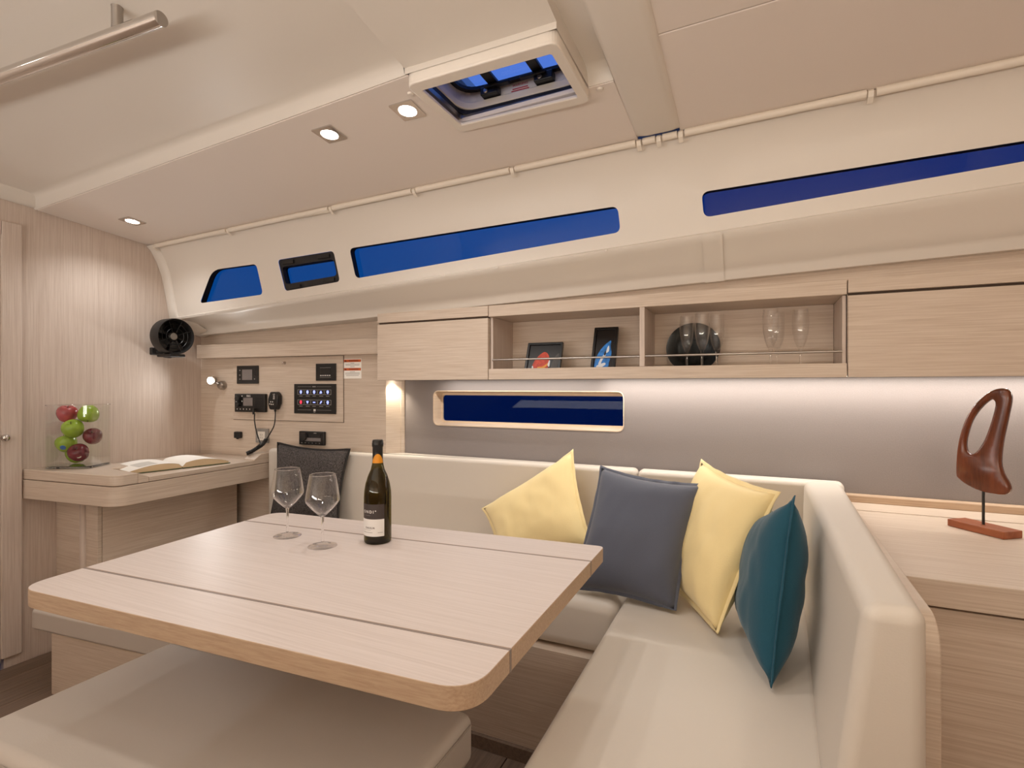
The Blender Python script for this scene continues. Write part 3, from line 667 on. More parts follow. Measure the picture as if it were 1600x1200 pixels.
flat('insert', t, -.027, .014, .025, .064, y, 'white', .002)
for z in (.028, .046):
    for x in (-.008, .006): flat('slot', t, x - .0012, z - .004, x + .0012, z + .004, y - .002, 'grey')
t, hw, h, y = dev('marine_stereo', -2.287, .943, -2.117, 1.018, 'black marine stereo with round knob above the charcoal pillow', 'stereo', depth=.020, bevel=.005, base=-.001)
flat('screen', t, -.045, .022, .064, .040, y, 'screen'); flat('face', t, -.020, .041, .064, .062, y, 'dark_screen'); flat('maker_print', t, .018, .0635, .036, .0685, y, 'print_grey')
lathe('knob', [(0, .014), (.020, .014), (.022, .011), (.022, 0)], 'matt_black', t, seg=24, local=True, mtx=Matrix.Translation((-.048, y, .045)) @ RX)
for k in range(6): flat('key_mark', t, -.066 + k * .024, .010, -.061 + k * .024, .0135, y, 'print_grey')
# reading light
p = navp(-2.865)
t = thing('reading_light', (p.x, p.y, 1.275), 'lit round chrome reading spotlight on the wall left of the instruments', 'reading light')
lathe('wall_mount', [(0, .030), (.020, .028), (.026, .020), (.027, 0)], 'steel', t, mtx=Matrix.Translation((p.x, p.y - .001, 1.272)) @ Matrix.Rotation(PI / 2 , 4, 'X') , seg=24)
hd = Vector((.42, -.80, -.12)).normalized(); hc = Vector((p.x - .036, p.y - .050, 1.300))
mt = Matrix.Translation(hc) @ hd.to_track_quat('Z', 'Y').to_matrix().to_4x4()
hdm = lathe('lamp_head', [(0, -.030), (.014, -.028), (.023, -.016), (.025, .010), (.022, .012), (.020, .008)], 'steel', t, mtx=mt, seg=24)
lathe('lens', [(0, .0095), (.011, .009), (.0165, .0082)], 'lamp', hdm, mtx=mt, seg=20)
tube('arm', [(p.x - .004, p.y - .028, 1.278), (p.x - .026, p.y - .040, 1.292)], .007, 'steel', t)
light('reading_lamp', 'SPOT', hc + hd * .016, 5.5, .018, rot=hd.to_track_quat('-Z', 'Y').to_euler(), spot_size=math.radians(165), spot_blend=.7)

# ---------------------------------------------------------------- fan on the forward wall
fc = Vector((-2.955, 1.842, 1.540))
FX = Matrix.Translation(fc) @ Vector((1, -.06, -.02)).to_track_quat('Z', 'Y').to_matrix().to_4x4()
t = thing('wall_fan', (X0, 1.80, 1.44), 'round black cabin fan on a bracket at the end of the forward wall', 'fan')
R_ = .098
lathe('housing', [(.093, .084), (R_ - .002, .085), (R_, .078), (R_, .010), (R_ - .006, 0), (.088, .0), (.088, .070), (.093, .084)], 'matt_black', t, mtx=FX, seg=44)
lathe('hub', [(0, .060), (.020, .060), (.026, .055), (.028, .02), (0, .02)], 'black', t, mtx=FX, seg=24)
lathe('hub_cap', [(0, .0625), (.016, .0625), (.019, .0602)], 'grey', t, mtx=FX, seg=24)
b0 = None
for k in range(5):
    b = bmesh.new(); rows = []
    for i in range(7):
        r = .027 + i * .0092
        rows.append([b.verts.new(FX @ Matrix.Rotation(2 * PI * k / 5, 4, 'Z') @ Vector((r * math.cos(a), r * math.sin(a), .030 + .028 * (a + .45)))) for a in (-.42, -.2, .0, .2, .42)])
    for A, B in zip(rows, rows[1:]):
        for j in range(4): b.faces.new((A[j], A[j + 1], B[j + 1], B[j]))
    obj('blade', b, 'black', t, smooth=True)
for r in (.046, .068): lathe('grille_ring', [(r - .0015, .072), (r, .074), (r + .0015, .072), (r, .070), (r - .0015, .072)], 'black', t, mtx=FX, seg=40)
for k in range(8):
    a = PI / 8 + k * PI / 4
    tube('grille_spoke', [FX @ Vector((.024 * math.cos(a), .024 * math.sin(a), .064)), FX @ Vector((.090 * math.cos(a), .090 * math.sin(a), .074))], .0022, 'black', t, seg=6)
lathe('back_plate', [(0, .004), (.090, .006), (.090, .001), (0, .001)], 'black', t, mtx=FX, seg=36)
box('wall_bracket', (X0, 1.800, 1.440), (X0 + .024, 1.862, 1.480), 'matt_black', t, bevel=.004)
tube('bracket_arm', smooth_path([(X0 + .018, 1.832, 1.456), (X0 + .06, 1.835, 1.437), (fc.x + .02, 1.842, 1.430), (fc.x + .035, 1.842, 1.440)]), .010, 'matt_black', t)
box('foot', (fc.x - .03, 1.800, 1.426), (fc.x + .09, 1.884, 1.442), 'matt_black', t, bevel=.005)

# ---------------------------------------------------------------- chart desk
dk = thing('chart_desk', (-2.78, 1.7, 0), 'oak chart desk with rounded corner and lift-up lid in the forward corner', 'desk')
DE = [(-3.048, 1.242), (-2.445, 1.305), (-2.478, 2.135), (-3.048, 2.092)]
prism('apron', rounded(DE, [0, .075, 0, 0], 10), .750, .836, 'wood_x', dk, bevel=.003)
# top surround with a raised front and a lower lid
def off(poly, d): return poly
prism('surround', rounded([(-3.048, 1.244), (-2.447, 1.307), (-2.4505, 1.40), (-2.70, 1.425), (-2.715, 1.53), (-3.048, 1.53)], [0, .075, 0, 0, 0, 0], 10), .8385, .884, 'wood_x', dk, bevel=.004)
b = bmesh.new(); add_prism(b, [(1.4005, .8385), (1.4005, .884), (1.446, .862), (1.446, .8385)], lambda y, z: (-2.64, y, z), lambda y, z: (-2.4525, y, z)); obj('ramp', b, 'wood_x', dk, bevel=.002)
prism('lid', [(-2.712, 1.447), (-2.4523, 1.447), (-2.4745, 2.01), (-2.712, 2.01)], .8385, .860, 'wood_x', dk, bevel=.002)
b = bmesh.new(); add_prism(b, [(2.0105, .8385), (2.0105, .864), (2.052, .890), (2.128, .892), (2.128, .8385)], lambda y, z: (-2.560, y, z), lambda y, z: (-2.4765, y, z)); obj('end_fiddle', b, 'wood_x', dk, bevel=.002)
prism('back_top', [(-3.048, 1.5305), (-2.7145, 1.5305), (-2.7125, 2.011), (-2.561, 2.011), (-2.561, 2.126), (-3.048, 2.090)], .8385, .8605, 'wood_x', dk, bevel=.001)
box('support_panel', (-3.048, 1.372, 0), (-2.84, 1.390, .749), 'wood_x', dk, bevel=.002)
prism('corner_post', rounded([(-2.838, 1.360), (-2.800, 1.360), (-2.800, 1.398), (-2.838, 1.398)], .017, 5), 0, .749, 'wood_z', dk, bevel=0, smooth=True)
box('support_panel', (-2.798, 1.372, 0), (-2.705, 1.390, .749), 'wood_x', dk, bevel=.002)
box('inner_panel', (-2.722, 1.392, 0), (-2.706, 2.08, .749), 'wood_y', dk, bevel=.002)

# apple vase
VC = Vector((-2.905, 1.396, .8845)); va = math.atan2(.5, .86); VM = Matrix.Translation(VC) @ Matrix.Rotation(va, 4, 'Z')
VH = .292
t = thing('glass_vase', VC, 'clear rectangular glass vase holding apples on the chart desk', 'vase')
b = bmesh.new(); op = rect(-.100, -.083, .100, .083, .026); ip = rect(-.0965, -.0795, .0965, .0795, .023)
def lp(p, z): return [b.verts.new(VM @ Vector((x, y, z))) for x, y in p]
o0, o1, i1, i0 = lp(op, 0), lp(op, VH), lp(ip, VH), lp(ip, .012)
for P, Q in ((o0, o1), (o1, i1), (i1, i0)):
    for k in range(len(P)): b.faces.new((P[k], P[(k + 1) % len(P)], Q[(k + 1) % len(P)], Q[k]))
b.faces.new(o0[::-1]); b.faces.new(i0)
obj('vessel', b, 'vase', t)
tube('rim', [VM @ Vector((x, y, VH)) for x, y in rect(-.0983, -.0813, .0983, .0813, .0245) + [rect(-.0983, -.0813, .0983, .0813, .0245)[0]]], .0018, 'crystal', t, seg=8)
b = bmesh.new(); add_prism(b, rect(-.0962, -.0792, .0962, .0792, .0227), lambda x, y: tuple(VM @ Vector((x, y, .0012))), lambda x, y: tuple(VM @ Vector((x, y, .0105)))); obj('base', b, 'crystal', t, bevel=.003)
APR = [(0, .34), (.10, .40), (.25, .60), (.42, .74), (.50, .62), (.52, .46)]
def apple(lx, ly, z, r, m, label, tilt=(0, 0, 0), sticker=None):
    c = VM @ Vector((lx, ly, 0)); c.z = z
    a = thing('apple', (c.x, c.y, z - r * .9), label, 'apple', 'apples in the glass vase')
    mt = Matrix.Translation(c) @ Matrix.Rotation(tilt[2], 4, 'Z') @ Matrix.Rotation(tilt[0], 4, 'X') @ Matrix.Rotation(tilt[1], 4, 'Y')
    prof = [(0, -.74), (.12, -.78), (.28, -.86), (.50, -.84), (.72, -.66), (.90, -.32), (1.0, .08), (.98, .38), (.85, .68), (.62, .86), (.40, .90), (.22, .80), (.08, .64), (0, .60)]
    lathe('flesh', [(q * r, w * r) for q, w in prof], m, a, seg=26, mtx=mt)
    tube('stem', [mt @ Vector((0, 0, .58 * r)), mt @ Vector((.05 * r, 0, .85 * r)), mt @ Vector((.14 * r, .02 * r, 1.02 * r))], .0016, 'stem', a, seg=6)
    if sticker:
        d = Vector(sticker[0]).normalized(); sm = Matrix.Translation(c + d * r * .985) @ d.to_track_quat('Z', 'Y').to_matrix().to_4x4()
        lathe('sticker', [(0, .0012), (.010, .0008), (.0115, -.001)], sticker[1], a, seg=18, mtx=sm)
        if sticker[2]: lathe('sticker_core', [(0, .0020), (.006, .0016), (.0062, .001)], sticker[2], a, seg=14, mtx=sm)
toc = Vector((2.86, -1.40, .2)).normalized()
zb = VC.z
apple(-.034, .036, zb + .054, .043, 'apple_green', 'green apple at the bottom of the vase, mostly hidden by a dark red one', (.3, .2, 0))
apple(-.046, -.012, zb + .110, .042, 'apple_green', 'green apple with a blue sticker in the vase', (.2, -.3, 0), ((toc.x - .25, toc.y - .2, -.35), 'blue_sticker', None))
apple(.022, -.033, zb + .068, .041, 'apple_dark', 'dark red apple with a white oval sticker near the bottom of the vase', (.75, .1, .5), ((toc.x - .02, toc.y, -.25), 'white_sticker', 'sticker_core'))
apple(.054, .012, zb + .140, .038, 'apple_dark', 'dark red apple at the right wall of the vase, halfway up', (.5, .5, 0))
apple(-.006, -.028, zb + .180, .043, 'apple_green', 'green apple in the middle of the vase between the two red ones', (.6, .1, .4))
apple(-.060, .040, zb + .178, .035, 'apple_red', 'red apple peeping out behind the middle green apple in the vase', (0, .2, 0))
apple(-.052, .0, zb + .249, .041, 'apple_red', 'bright red apple at the top left of the vase', (.1, .3, 0))
apple(.043, .0, zb + .251, .042, 'apple_green', 'green apple at the top right of the vase', (2.9, .2, 0))

# open book
bk = thing('open_book', (-2.668, 1.682, .8608), 'open hardback book with cream pages lying on the chart desk', 'book', rot=(0, 0, math.radians(-11)))
def arc(w, h0, h1): return [(w * s, h0 + (h1 - h0) * (1 - s) ** .0 * (math.sin(PI * min(1, s * 1.0 + .06)) ** .8) * (1 - .25 * s)) for s in [i / 12 for i in range(13)]]
L2 = .122
for sgn, w, th in ((-1, .222, .030), (1, .222, .034)):
    box('cover_board', (-L2 - .004, min(.004 * sgn, (w + .008) * sgn), .0005), (L2 + .004, max(.004 * sgn, (w + .008) * sgn), .0040), 'cover', bk, local=True, bevel=.001)
    top = [(0.002, .010)] + [(w * s, .007 + th * (math.sin(PI * (s * .86 + .10)) ** .75) * (1 - .30 * s)) for s in [i / 14 for i in range(1, 14)]] + [(w, .012)]
    outl = [(0.002, .0042)] + top + [(w, .0042)]
    b = bmesh.new(); add_prism(b, [(y * sgn, z) for y, z in outl], lambda y, z: (-L2, y, z), lambda y, z: (L2, y, z)); pg = obj('page_block', b, 'paper_edge', bk, local=True)
    b = bmesh.new(); rows = [[b.verts.new((x, y * sgn, z + .0008)) for y, z in top] for x in (-L2 - .001, L2 + .001)]
    for k in range(len(top) - 1): b.faces.new((rows[0][k], rows[1][k], rows[1][k + 1], rows[0][k + 1]))
    obj('page', b, 'paper', bk, local=True, smooth=True)
    if sgn < 0:
        b = bmesh.new(); rows = [[b.verts.new((x, y * sgn, z + .0014)) for y, z in top[6:12]] for x in (-.02, L2 - .025)]
        for k in range(5): b.faces.new((rows[0][k], rows[1][k], rows[1][k + 1], rows[0][k + 1]))
        obj('printed_area', b, 'ink', bk, local=True, smooth=True)

# ---------------------------------------------------------------- sofa, nav seat, bench, table
sf = thing('corner_sofa', (-.4, 1.9, -.06), 'L-shaped cream leather corner sofa built along the side wall and right end', 'sofa')
SZ = .54
box('base', (-1.86, 1.705, -.06), (.14, 2.16, .349), 'wood_x', sf, bevel=.002)
box('base', (-.36, .62, -.06), (.13, 1.702, .349), 'wood_y', sf, bevel=.002)
box('toe_strip', (-1.86, 1.688, -.06), (-.365, 1.704, -.012), 'floor', sf, bevel=.001)
prism('seat_cushion', [(-1.90, 1.722), (-.409, 1.726), (-.409, 2.165), (-1.90, 2.12)], .352, SZ, 'leather', sf, bevel=.045, seg=6)
prism('seat_cushion', [(-.402, .56), (.108, .56), (.158, 2.02), (.16, 2.165), (-.404, 2.165)], .352, SZ + .003, 'leather', sf, bevel=.022, seg=5)
prism('back_cushion', [(-2.462, 2.078), (-1.72, 2.148), (-1.10, 2.172), (-.442, 2.178), (-.442, 2.250), (-1.10, 2.252), (-1.66, 2.25), (-1.735, 2.185), (-2.452, 2.135)], .50, .921, 'leather', sf, bevel=.022, seg=5)
prism('back_cushion', [(-.438, 2.178), (.165, 2.182), (.292, 2.182), (.292, 2.250), (-.438, 2.250)], .50, .919, 'leather', sf, bevel=.022, seg=5)
b = bmesh.new()
def arm(z): k = (z - .5) / .42; return [(.100 + .053 * k, .962), (.236, .966), (.281, 2.172), (.150 + .012 * k, 2.172)]
add_prism(b, arm(.30), lambda x, y: (x, y, .30), lambda x, y: (x, y, .30)); b.free()
b = bmesh.new(); A = [b.verts.new((x, y, .45)) for x, y in arm(.45)]; B = [b.verts.new((x, y, .925)) for x, y in arm(.925)]; A0 = [b.verts.new((x, y, .20)) for x, y in arm(.45)]
b.faces.new(A0[::-1]); b.faces.new(B)
for P, Q in ((A0, A), (A, B)):
    for k in range(4): b.faces.new((P[k], P[(k + 1) % 4], Q[(k + 1) % 4], Q[k]))
obj('back_cushion', b, 'leather', sf, bevel=.026, seg=5)
tube('seam', [(-.4045, .6, SZ - .020), (-.4055, 1.70, SZ - .020)], .0022, 'thread', sf, seg=6)
o = None
b = bmesh.new(); add_prism(b, rounded([(1.12, -.06), (2.16, -.06), (2.16, .858), (1.12, .858)], [0, 0, 0, .07], 8), lambda y, z: (.2660 + .0173 * (y - 1.12), y, z), lambda y, z: (.2900 + .0173 * (y - 1.12), y, z))
o = obj('end_panel', b, 'wood_h', bevel=.003)
# the panel leans on the back of the sofa end and follows its slight angle
tag(o, 'thin oak end panel with rounded top corner behind the sofa end cushion', 'panel')

ns = thing('low_bench', (-2.30, 1.42, 0), 'low grey leather nav seat on an oak box beside the chart desk', 'seat')
prism('seat_cushion', rounded([(-2.735, 1.140), (-1.93, 1.222), (-1.93, 1.66), (-2.735, 1.66)], .02, 4), .252, .338, 'leather_grey', ns, bevel=.018, seg=4)
prism('box', [(-2.622, 1.163), (-2.0, 1.225), (-2.0, 1.65), (-2.622, 1.65)], 0, .2515, 'wood_x', ns, bevel=.003)

bn = thing('bench', (-1.04, .72, -.06), 'grey leather bench seat pushed under the near side of the table', 'bench')
prism('seat_cushion', [(-1.512, .505), (-.56, .545), (-.565, 1.03), (-1.512, .955)], .425, SZ, 'leather_grey', bn, bevel=.028, seg=5)
prism('box', [(-1.47, .55), (-.61, .58), (-.61, .99), (-1.47, .93)], -.06, .4245, 'wood_x', bn, bevel=.003)
tube('seam', [(-1.486, .5045, .520), (-.582, .5425, .520)], .0022, 'thread', bn, seg=6)
tube('seam', [(-.559, .573, .520), (-.5635, 1.004, .520)], .0022, 'thread', bn, seg=6)

tb = thing('table', (-.97, 1.03, -.06), 'large oak saloon table with two dark inlay lines and rounded corners', 'table')
T0, T1 = .764, .804
NL, NR, FR, FL = Vector((-1.527, .612)), Vector((-.384, .686)), Vector((-.390, 1.477)), Vector((-1.592, 1.383))
def edge(t, side): a, c = (NL, FL) if side == 'l' else (NR, FR); return a + (c - a) * t
g1, g2 = .180, .822
def strip(t0, t1): return [tuple(edge(t0, 'l')), tuple(edge(t0, 'r')), tuple(edge(t1, 'r')), tuple(edge(t1, 'l'))]
gw_ = .0045
for nm, poly in (('leaf', rounded(strip(0, g1 - gw_), [.085, .105, 0, 0], 10)), ('tabletop', strip(g1 + gw_, g2 - gw_)), ('leaf', rounded(strip(g2 + gw_, 1), [0, 0, .022, .06], 8))):
    o = prism(nm, poly, T0, T1, ['wood_table', 'wood_edge'], tb, bevel=.002)
    for p in o.data.polygons:
        if p.normal.z < .9: p.material_index = 1
for g in (g1, g2): prism('inlay', strip(g - gw_ + .0002, g + gw_ - .0002), T0, T1 - .0004, 'inlay', tb, bevel=0)
lathe('pedestal', [(0, .763), (.09, .763), (.09, .75), (.045, .745), (.045, .0), (.16, -.045), (.17, -.0598), (0, -.0598)], 'steel', tb, c=(-.97, 1.16, 0), seg=28)
box('cross_member', (-1.35, 1.09, .728), (-.59, 1.23, .7635), 'wood_edge', tb, bevel=.004)

# ---------------------------------------------------------------- sideboard right of the sofa
box_wt = prism('worktop', [(.2965, 1.430), (X1 - .005, 1.430), (X1 - .005, 2.268), (.3125, 2.268)], .780, .840, 'wood_x', bevel=.002)
tag(box_wt, 'pale oak worktop along the wall under the wooden sculpture', 'worktop')
box_sb = thing('sideboard', (.9, 1.85, -.06), 'oak sideboard cabinet below the pale worktop right of the sofa', 'cabinet')
box('body', (.312, 1.470, -.06), (X1 - .005, 2.262, .772), 'wood_x', box_sb, bevel=.002)
box('front_panel', (.312, 1.448, -.06), (1.02, 1.469, .771), 'wood_x', box_sb, bevel=.002)
box('front_panel', (1.023, 1.448, -.06), (X1 - .005, 1.469, .771), 'wood_x', box_sb, bevel=.002)
box('shadow_gap', (.312, 1.46, .772), (X1 - .005, 2.262, .7795), 'groove', box_sb, bevel=0)
o = box('back_strip', (.312, 2.118, .8402), (X1 - .005, 2.2515, .8425), 'wood_x', bevel=.0008); tag(o, 'raised strip of oak at the back of the worktop below the grey wall', 'strip')
# sculpture
sa = math.radians(-53); sx, sy = .6035, 1.958
sc_ = thing('sculpture', (sx, sy, .8405), 'abstract carved wooden sail sculpture with oval opening on a small plinth', 'sculpture', rot=(0, 0, sa))
box('plinth', (-.076, -.034, .0), (.076, .034, .021), 'sculpt_base', sc_, local=True, bevel=.002)
tube('rod', [(0, 0, .020), (0, 0, .130)], .0036, 'black', sc_, local=True)
OUT = [(0.041, 1.257), (0.056, 1.253), (0.062, 1.242), (0.063, 1.22), (0.054, 1.162), (0.045, 1.103), (0.041, 1.049), (0.047, 1.016), (0.059, 0.989), (0.061, 0.97), (0.050, 0.957), (0.028, 0.955), (-0.004, 0.958), (-0.035, 0.97), (-0.056, 0.987), (-0.062, 1.003), (-0.060, 1.063), (-0.053, 1.115), (-0.039, 1.167), (-0.019, 1.208), (0.005, 1.237), (0.024, 1.252)]
HOL = [(0.024, 1.224), (0.0285, 1.209), (0.019, 1.16), (0.005, 1.11), (-0.011, 1.076), (-0.025, 1.063), (-0.035, 1.071), (-0.038, 1.096), (-0.031, 1.137), (-0.019, 1.173), (0.001, 1.206), (0.016, 1.222)]
def smooth_loop(P, n=3):
    P = [Vector(p) for p in P]; N = len(P); o_ = []
    for i in range(N):
        a, b_, c, d = P[i - 1], P[i], P[(i + 1) % N], P[(i + 2) % N]
        for k in range(n):
            t_ = k / n; o_.append(.5 * (2 * b_ + (c - a) * t_ + (2 * a - 5 * b_ + 4 * c - d) * t_ ** 2 + (3 * b_ - a - 3 * c + d) * t_ ** 3))
    return o_
oo, hh = smooth_loop(OUT), smooth_loop(HOL)
S0 = .8405
def inset(L, d):
    r = []; N = len(L)
    for i in range(N):
        t_ = (L[(i + 1) % N] - L[i - 1]).normalized(); r.append(L[i] + Vector((-t_.y, t_.x)) * d)
    return r
area = lambda L: sum(L[i].x * L[(i + 1) % len(L)].y - L[(i + 1) % len(L)].x * L[i].y for i in range(len(L)))
so = 1 if area(oo) > 0 else -1; shh = 1 if area(hh) > 0 else -1
TH = .013
b = bmesh.new()
def layer(L, y): return [b.verts.new((p.x, y, p.y - S0)) for p in L]
ladders = []
for L, s_ in ((oo, so), (hh, -shh)):
    rows = [layer(inset(L, .006 * s_), -TH), layer(inset(L, .0018 * s_), -TH + .003), layer(L, -TH + .008), layer(L, TH - .008), layer(inset(L, .0018 * s_), TH - .003), layer(inset(L, .006 * s_), TH)]
    for A, B in zip(rows, rows[1:]):
        for i in range(len(A)): b.faces.new((A[i], A[(i + 1) % len(A)], B[(i + 1) % len(A)], B[i]))
    ladders.append(rows)
for k in (0, -1):
    V = [Vector((v.co.x, v.co.z)) for v in ladders[0][k]] ; n0 = len(V); V += [Vector((v.co.x, v.co.z)) for v in ladders[1][k]]
    bv = ladders[0][k] + ladders[1][k]
    es = [(i, (i + 1) % n0) for i in range(n0)] + [(n0 + i, n0 + (i + 1) % (len(V) - n0)) for i in range(len(V) - n0)]
    ov, _, of, *_r = delaunay_2d_cdt(V, es, [], 0, 1e-7)
    for f in of:
        c = sum((ov[i] for i in f), Vector((0, 0))) / len(f)
        if not inside(c, V[:n0]) or inside(c, V[n0:]): continue
        try: b.faces.new([min(bv, key=lambda v: (v.co.x - ov[i].x) ** 2 + (v.co.z - ov[i].y) ** 2) for i in f])
        except ValueError: pass
hole_v = [Vector((v.co.x, v.co.z)) for v in ladders[1][0]]
o = obj('carved_body', b, 'sculpt', sc_, local=True, smooth=True); o.data.set_sharp_from_angle(angle=math.radians(60))
o.rotation_euler = (0, 0, math.radians(18))

# ---------------------------------------------------------------- pillows
def pillow(name, BL, BR, TR, TL, T, m, label, flange=.014, fm=None, group=None, seed=0, wr=.009, pinch=.09, curve=(0, 0)):
    """stuffed square between four corners; front side faces right-hand normal of BL->BR, BL->TL"""
    BL, BR, TR, TL = [Vector(p) for p in (BL, BR, TR, TL)]
    nrm = ((BR - BL) + (TR - TL)).cross((TL - BL) + (TR - BR)).normalized()
    base = Vector(((BL.x + BR.x + TL.x + TR.x) / 4, (BL.y + BR.y + TL.y + TR.y) / 4, min(p.z for p in (BL, BR, TR, TL))))
    t = thing(name, base, label, 'pillow', group)
    N = 26
    def P(u, v):
        U, V = 2 * u - 1, 2 * v - 1
        u2 = .5 + .5 * U * (1 - pinch * (1 - V * V) * 1.0); v2 = .5 + .5 * V * (1 - pinch * (1 - U * U))
        p = BL * (1 - u2) * (1 - v2) + BR * u2 * (1 - v2) + TR * u2 * v2 + TL * (1 - u2) * v2
        return p + nrm * (curve[0] * U * U + curve[1] * V * V)
    b = bmesh.new(); sides = []
    for s in (1, -1):
        g = []
        for j in range(N + 1):
            row = []
            for i in range(N + 1):
                u, v = i / N, j / N; U, V = 2 * u - 1, 2 * v - 1
                h = T / 2 * (max(0, (1 - U ** 4)) * max(0, (1 - V ** 4))) ** .55 * (1 - .12 * (U * U + V * V))
                w = wr * (1 - (U * V) ** 2) * noise.noise(Vector((u * 5 + seed, v * 3 + s, seed * 1.7))) + wr * .6 * noise.noise(Vector((u * 11, v * 6 + seed * 3, s)))
                ed = min(1, 4 * min(u, 1 - u, v, 1 - v) * 2)
                p = P(u, v) + nrm * (s * (h + w * ed))
                row.append(b.verts.new(p) if not (s < 0 and (i in (0, N) or j in (0, N))) else sides[0][j][i])
            g.append(row)
        sides.append(g)
        for j in range(N):
            for i in range(N):
                f = [g[j][i], g[j][i + 1], g[j + 1][i + 1], g[j + 1][i]]
                b.faces.new(f if s > 0 else f[::-1])
    obj('cover', b, m, t, smooth=True)
    loop = [(i / N, 0) for i in range(N)] + [(1, i / N) for i in range(N)] + [(1 - i / N, 1) for i in range(N)] + [(0, 1 - i / N) for i in range(N)]
    C = P(.5, .5)
    if flange:
        b = bmesh.new(); A, B, A2, B2 = [], [], [], []
        for k, (u, v) in enumerate(loop):
            p = P(u, v); d = (p - C).normalized(); q = p + d * flange * (1 + .25 * noise.noise(Vector((k * .35, seed, 0)))) + nrm * (.004 * noise.noise(Vector((k * .45, seed + 5, 1))))
            if q.z < base.z + .001: q.z = base.z + .001
            p = p - d * .004
            A.append(b.verts.new(p + nrm * .0025)); B.append(b.verts.new(q + nrm * .0012)); A2.append(b.verts.new(p - nrm * .0025)); B2.append(b.verts.new(q - nrm * .0012))
        n = len(loop)
        for k in range(n):
            j = (k + 1) % n
            b.faces.new((A[k], A[j], B[j], B[k])); b.faces.new((B[k], B[j], B2[j], B2[k])); b.faces.new((B2[k], B2[j], A2[j], A2[k]))
        obj('flange', b, fm or m, t, smooth=True)
    else:
        pts = [P(u, v) for u, v in loop]; pts.append(pts[0])
        tube('piping', pts, .006, fm or m, t, seg=8)
    return t
G = 'scatter pillows on the corner sofa'
pillow('pillow', (-2.345, 1.998, .545), (-1.915, 2.043, .545), (-1.895, 2.106, .940), (-2.352, 2.056, .958), .12, 'tweed', 'charcoal tweed pillow with dark piping against the sofa back by the desk', 0, 'tweed_edge', G, 3, curve=(0, 0))
pillow('pillow', (-.905, 1.870, .556), (-.550, 1.895, .664), (-.694, 2.100, .990), (-1.105, 2.085, .714), .15, 'yellow', 'yellow linen pillow on its corner leaning against the sofa back behind the table', .012, None, G, 11)
pillow('pillow', (-.585, 1.755, .556), (-.228, 1.716, .556), (-.157, 1.90, .925), (-.528, 1.955, .955), .15, 'slate', 'slate grey linen pillow standing in front of the two yellow ones', .010, None, G, 23, wr=.006)
pillow('pillow', (-.300, 1.960, .560), (-.098, 1.612, .556), (.060, 1.730, .945), (-.175, 2.040, .985), .15, 'yellow', 'yellow linen pillow leaning between the slate and the teal pillow', .014, None, G, 37)
pillow('pillow', (-.020, 1.740, .558), (.036, 1.375, .556), (.090, 1.500, .978), (.050, 1.850, .860), .145, 'teal', 'teal linen pillow leaning against the sofa end cushion', .012, None, G, 51, wr=.007)

# ---------------------------------------------------------------- things on the table
WG = [(.0, .0045), (.004, .005), (.030, .0022), (.036, .0010), (.036, .0), (0, .0)]
def wine_glass(x, y, label, src=None):
    t = thing('wine_glass', (x, y, T1 + .0003), label, 'wine glass', 'wine glasses on the table')
    if src:
        for c in src.children: k = c.copy(); COL.objects.link(k); k.parent = t
        return t
    lathe('foot', [(0, .012), (.0045, .011), (.008, .0075), (.016, .0042), (.030, .0018), (.0405, .0010), (.0410, .0004), (.040, 0), (0, 0)], 'glass', t, seg=40, local=True)
    lathe('stem', [(0, .012), (.0042, .0120), (.0034, .03), (.0034, .06), (.0042, .078), (.006, .085), (0, .085)], 'crystal', t, seg=20, local=True)
    ou = [(.004, .0852), (.012, .0900), (.026, .1035), (.040, .1195), (.0462, .1285), (.0475, .1340), (.0468, .1420), (.0440, .1600), (.0395, .1860), (.0360, .2050)]
    inn_ = [(r - .0012, z) for r, z in ou[::-1][:-2]] + [(.010, .0925), (0, .0895)]
    lathe('bowl', [(0, .0852)] + ou + [(.0354, .2055)] + inn_, 'glass', t, seg=44, local=True)
    tube('rim', [(.0357 * math.cos(k * PI / 20), .0357 * math.sin(k * PI / 20), .2053) for k in range(41)], .0009, 'crystal', t, seg=8, local=True)
    return t
wg = wine_glass(-1.300, 1.172, 'empty wine glass farther from the bottle, nearer the left table end')
wine_glass(-1.126, 1.140, 'empty wine glass between the other wine glass and the bottle', wg)
BX, BY = -1.012, 1.243
bt = thing('wine_bottle', (BX, BY, T1 + .0003), 'olive green wine bottle with black capsule and dark and white label', 'bottle')
lathe('glass_body', [(0, .012), (.030, .004), (.036, 0), (.0388, .003), (.0395, .010), (.0395, .130), (.0385, .150), (.035, .172), (.028, .195), (.020, .213), (.0165, .228), (.0148, .245), (.0142, .2655), (0, .2655)], 'olive', bt, seg=44, local=True)
lathe('wine', [(0, .014), (.034, .013), (.0375, .02), (.0375, .128), (.036, .150), (.032, .172), (.025, .195), (.017, .213), (0, .2132)], thin_glass('wine_liquid', (.62, .52, .12), .02, .2, 4), bt, seg=32, local=True)
lathe('capsule', [(.0152, .232), (.0150, .262), (.0150, .279), (.0166, .281), (.0168, .290), (.0160, .2925), (.0160, .297), (.0140, .3005), (0, .301)], 'cap', bt, seg=32, local=True)
av = math.atan2(-BY, -BX)      # direction towards the viewer's side
def wrap(name, R, a0, a1, z0, z1, m, shape=None, n=24):
    b = bmesh.new(); rows = []
    for k in range(n + 1):
        s = k / n; a = a0 + (a1 - a0) * s; zt = z1 if not shape else z0 + (z1 - z0) * shape(s)
        rows.append([b.verts.new((R * math.cos(a), R * math.sin(a), z)) for z in (z0, zt)])
    for A, B in zip(rows, rows[1:]): b.faces.new((A[0], B[0], B[1], A[1]))
    return obj(name, b, m, bt, local=True, smooth=True)
